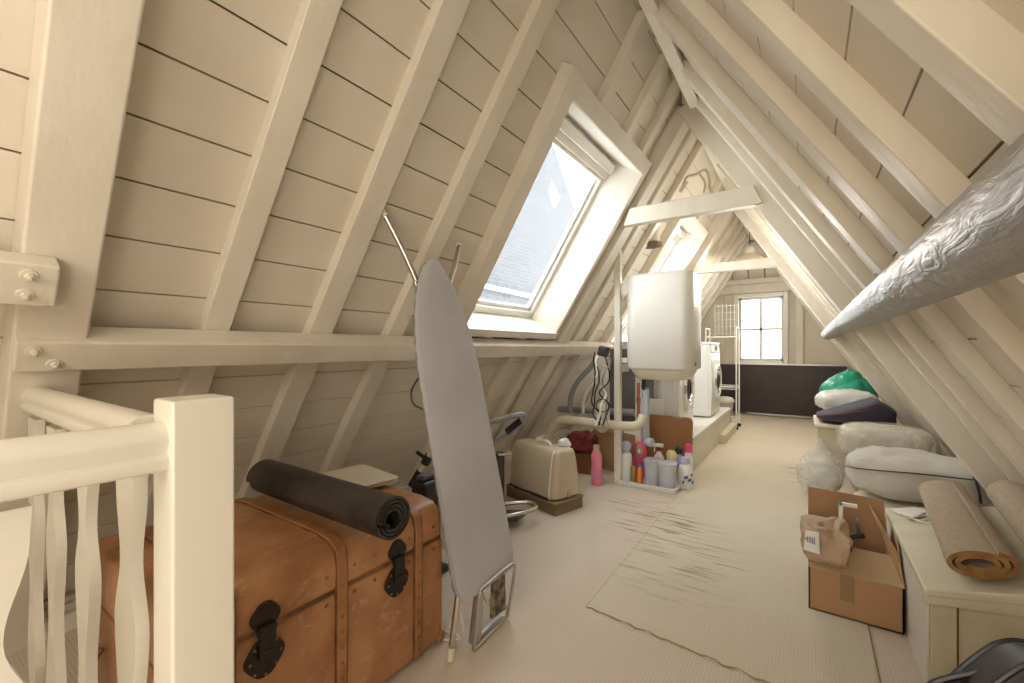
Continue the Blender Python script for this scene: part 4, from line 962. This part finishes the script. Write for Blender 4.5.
# clear plastic bag
t = thing('plastic_bag', 'clear gathered plastic bag of white cloth on the carpet behind the cardboard box', 'bag', (.10, 3.97, 0))
bm = B(); blob(bm, (0, 0, .15), (.125, .12, .14), 2.2, .03, 9, 3, 36, 22, .02, shape=lambda z: 1-.45*max(0, z)); obj('contents', bm, 'paper', t, smooth=True)
bm = B(); blob(bm, (0, 0, .205), (.165, .16, .20), 2.3, .03, 5, 4, 64, 40, .028, shape=lambda z: 1-.72*max(0, z+.1)**1.2); obj('film', bm, 'film', t, smooth=True)
# duvet bag
t = thing('duvet_bag', 'off-white cotton duvet bag with dark piping, behind the white chest', 'bag', (.515, 3.42, .0), R(-4))
bm = B(); blob(bm, (0, 0, .355), (.305, .21, .125), 3.6, .026, 7, 5, 72, 40, .026, flat=False); obj('bag_body', bm, 'duvet', t, smooth=True)
bm = B(); tube(bm, [(x, -.222*(1-abs(x/.322)**3.6)**.28, .385+.03*math.sin((x+.3)*3.4)-.02*(x > .2)*(x-.2)) for x in [-.30+.60*k/30 for k in range(31)]], .004, 6)
tube(bm, smooth_path([(.22, -.17, .46), (.235, -.21, .40), (.25, -.19, .33), (.26, -.14, .28)], 5), .006, 6); tube(bm, smooth_path([(.20, -.1, .485), (.26, -.13, .45), (.30, -.10, .40)], 5), .006, 6)
obj('piping', bm, 'tape_d', t, smooth=True)
bm = B(); blob(bm, (0, 0, .105), (.28, .2, .105), 3.5, .01, 6, 3, 36, 20, .01); o = obj('cushion', bm, 'linen', smooth=True, loc=(.52, 3.42, 0)); tag(o, 'beige cushion underneath the off-white duvet bag', 'cushion')

# cardboard box
t = thing('cardboard_box', 'open brown cardboard box with taped front on the carpet against the chest', 'box', (.163, 2.40, .005))
hw, hd, hh, th_ = .150, .20, .175, .005
bm = B()
cube(bm, (-hw, -hd, 0), (hw, -hd+th_, hh)); cube(bm, (-hw, hd-th_, 0), (hw, hd, hh)); cube(bm, (-hw, -hd, 0), (-hw+th_, hd, hh)); cube(bm, (hw-th_, -hd, 0), (hw, hd, hh)); cube(bm, (-hw, -hd, 0), (hw, hd, th_))
obj('box_body', bm, 'card', t)
def plate(p4, m_, nm, th=.004, par=t):
    P = [Vector(p) for p in p4]; nn = (P[1]-P[0]).cross(P[3]-P[0]).normalized()*th
    bm = B(); a_ = [bm.verts.new(p) for p in P]; b_ = [bm.verts.new(p+nn) for p in P]
    bm.faces.new(a_); bm.faces.new(b_[::-1]); n_ = len(P)
    for k in range(n_): bm.faces.new((a_[k], a_[(k+1) % n_], b_[(k+1) % n_], b_[k]))
    return obj(nm, bm, m_, par)
plate([(-hw, -hd, hh), (hw, -hd, hh), (hw-.02, -hd+.15, hh+.06), (-hw+.03, -hd+.15, hh+.06)], 'card_l', 'front_flap')
plate([(-hw, hd, hh), (hw, hd, hh), (hw-.01, hd+.02, hh+.215), (-hw, hd+.02, hh+.225)], 'card', 'back_flap')
plate([(hw, -hd, hh), (hw, hd, hh), (hw-.07, hd-.03, hh+.20), (hw-.01, -hd+.10, hh+.10)], 'card', 'side_flap')
plate([(hw-.004, -hd+.02, hh+.0), (hw+.0, hd-.05, hh), (hw+.002, hd-.1, hh+.16), (hw-.004, -hd+.12, hh+.12)], 'card_l', 'side_flap')
bm = B(); cube(bm, (-.045, -hd-.0015, .07), (.0, -hd, .176)); obj('tape', bm, 'tape', t)
t2 = thing('paper_packet', 'crumpled brown paper packet with a white label hanging over the box edge', 'packet', (.075, 2.33, .20))
bm = B(); blob(bm, (0, 0, .065), (.088, .13, .072), 4.6, .02, 12, 4, 56, 36, .04, flat=False); o = obj('paper_wrap', bm, 'kraft', t2, smooth=True)
bm = B(); hexa(bm, [(-.076, -.095, .045), (-.02, -.125, .05), (-.076, -.09, .05), (-.02, -.12, .055), (-.07, -.075, .12), (-.025, -.10, .13), (-.068, -.07, .12), (-.022, -.095, .13)]); lb = obj('address_label', bm, 'paper', t2); lb.location = (-.004, -.03, 0)
bm = B()
for k in range(5): cube(bm, (-.064+.006*k, -.1225+.003*k*-1, .09), (-.0615+.006*k, -.112, .112))
obj('bar_marks', bm, 'dgrey', lb)
t2 = thing('hand_drill', 'black handled tool standing in the open cardboard box', 'tool', (.155, 2.34, .12))
bm = B(); tube(bm, smooth_path([(0, -.01, .02), (0, -.01, .14), (.01, 0, .17), (.05, .02, .18)], 5), .012, 10); obj('handle', bm, 'black', t2, smooth=True)
bm = B(); torus(bm, .03, .006, (.035, .06, .20), 'x', 20, 8); obj('guard', bm, 'dgrey', t2, smooth=True)
bm = B(); cube(bm, (-.03, .07, .16), (-.015, .09, .29)); cube(bm, (-.03, .07, .275), (.035, .09, .29)); obj('white_hook', bm, 'white_pl', t2, bevel=.003)

# chest
t = thing('wooden_chest', 'old cream painted wooden chest with a sloped lid at the right foreground', 'chest', (.33, 1.885, 0))
bm = B(); W, Dp = .455, .80
prism(bm, [(0, 0), (W, 0), (W, .405), (0, .315)], 'y', 0, Dp); obj('chest_body', bm, 'chest', t, bevel=.004)
bm = B(); cube(bm, (-.008, .004, 0), (.0, Dp-.004, .312)); obj('side_board', bm, 'chest_w', t, bevel=.002)
bm = B(); prism(bm, [(-.018, .312), (W+.005, .402), (W+.005, .447), (-.018, .337)], 'y', -.025, Dp+.01); ld = obj('lid', bm, 'chest', t, bevel=.006)
bm = B(); prism(bm, [(-.018, .290), (W+.005, .355), (W+.005, .405), (-.018, .316)], 'y', -.022, -.002); obj('lid_front', bm, 'chest', ld, bevel=.003)
bm = B(); cube(bm, (.06, -.004, .0), (.064, .0, .31)); obj('corner_joint', bm, 'brown_e', t)
for i, (x, y, rz, w_, h_) in enumerate(((.07, .74, 20, .10, .07), (.10, .70, -25, .09, .06), (.075, .66, 50, .08, .05))):
    bm = B(); cube(bm, (-w_/2, -h_/2, 0), (w_/2, h_/2, .004+.003*i)); o = obj('paper_slip', bm, 'paper', bevel=.001, loc=(.315+x, 1.885+y, .3585+.006*i)); o.rotation_euler = (0, R(-11), R(rz))
    tag(o, ['white card lying lowest in the scatter at the far corner of the chest lid', 'white card lying on top of another at the far corner of the chest lid', 'small folded white slip nearest the camera among the papers on the chest lid'][i], 'paper', 'papers on the chest lid')
bm = B(); tube(bm, smooth_path([(.39, 2.50, .362), (.42, 2.46, .37), (.46, 2.47, .378), (.44, 2.52, .374), (.40, 2.49, .366), (.37, 2.54, .357)], 6), .0035, 6); tag(obj('string_tangle', bm, 'white_pl', smooth=True), 'small tangle of white string on the chest lid beside the carpet roll', 'string')
# carpet rolls on the chest (lie along the slope of the roof)
bm = B(); spiral_roll(bm, 2.6, .030, .082, .013, .92, 'y', .52, phase=PI*1.1, tail=.02)
o = obj('rolled_carpet', bm, ['rollcar', 'roll_e'], smooth=True, loc=(.487, 2.37, .432)); o.rotation_euler = (0, R(-13), R(-5)); tag(o, 'beige carpet roll with open brown spiral end lying on the chest', 'carpet roll')
bm = B(); spiral_roll(bm, 3.4, .015, .064, .012, .80, 'y', .9, phase=PI*.3)
o = obj('rolled_carpet', bm, ['rollcar', 'roll_e'], smooth=True, loc=(.668, 2.26, .486)); o.rotation_euler = (0, 0, R(-6)); tag(o, 'second beige carpet roll squeezed between the first roll and the right slope', 'carpet roll')

# dark bag
t = thing('travel_bag', 'dark nylon bag with black piping in the bottom right corner', 'bag', (.405, 1.22, 0), R(4))
out_ = [(-.17, .0), (-.17, .2), (-.155, .32), (-.11, .40), (-.04, .50), (.0, .535), (.035, .54), (.07, .52), (.13, .40), (.17, .25), (.18, .0)]
pts = [(p.x, p.y) for p in smooth_path([(a_, b_*.88, 0) for a_, b_ in out_], 5)]
bm = B(); prism(bm, pts, 'y', 0, .14, Matrix.Rotation(R(-14), 4, 'X')); obj('bag_body', bm, 'nylon', t, bevel=.012, seg=3)
bm = B(); rot = Matrix.Rotation(R(-14), 4, 'X')
tube(bm, [rot @ Vector((x, .004, z)) for x, z in pts], .006, 8); tube(bm, [rot @ Vector((x, .136, z)) for x, z in pts], .006, 8); obj('piping', bm, 'black', t, smooth=True)
bm = B(); tube(bm, smooth_path([rot @ Vector(p) for p in ((-.165, .09, .20), (-.18, .1, .29), (-.14, .1, .35), (-.06, .09, .405))], 5), .008, 8); obj('strap', bm, 'black', t, smooth=True)
bm = B(); cube(bm, (-.115, .06, .37), (-.085, .08, .388)); obj('buckle', bm, 'chrome', t, bevel=.003)
bm = B(); cube(bm, (.065, -.004, .32), (.085, .004, .37), rot); obj('zip_pull', bm, 'grey', t, bevel=.003)
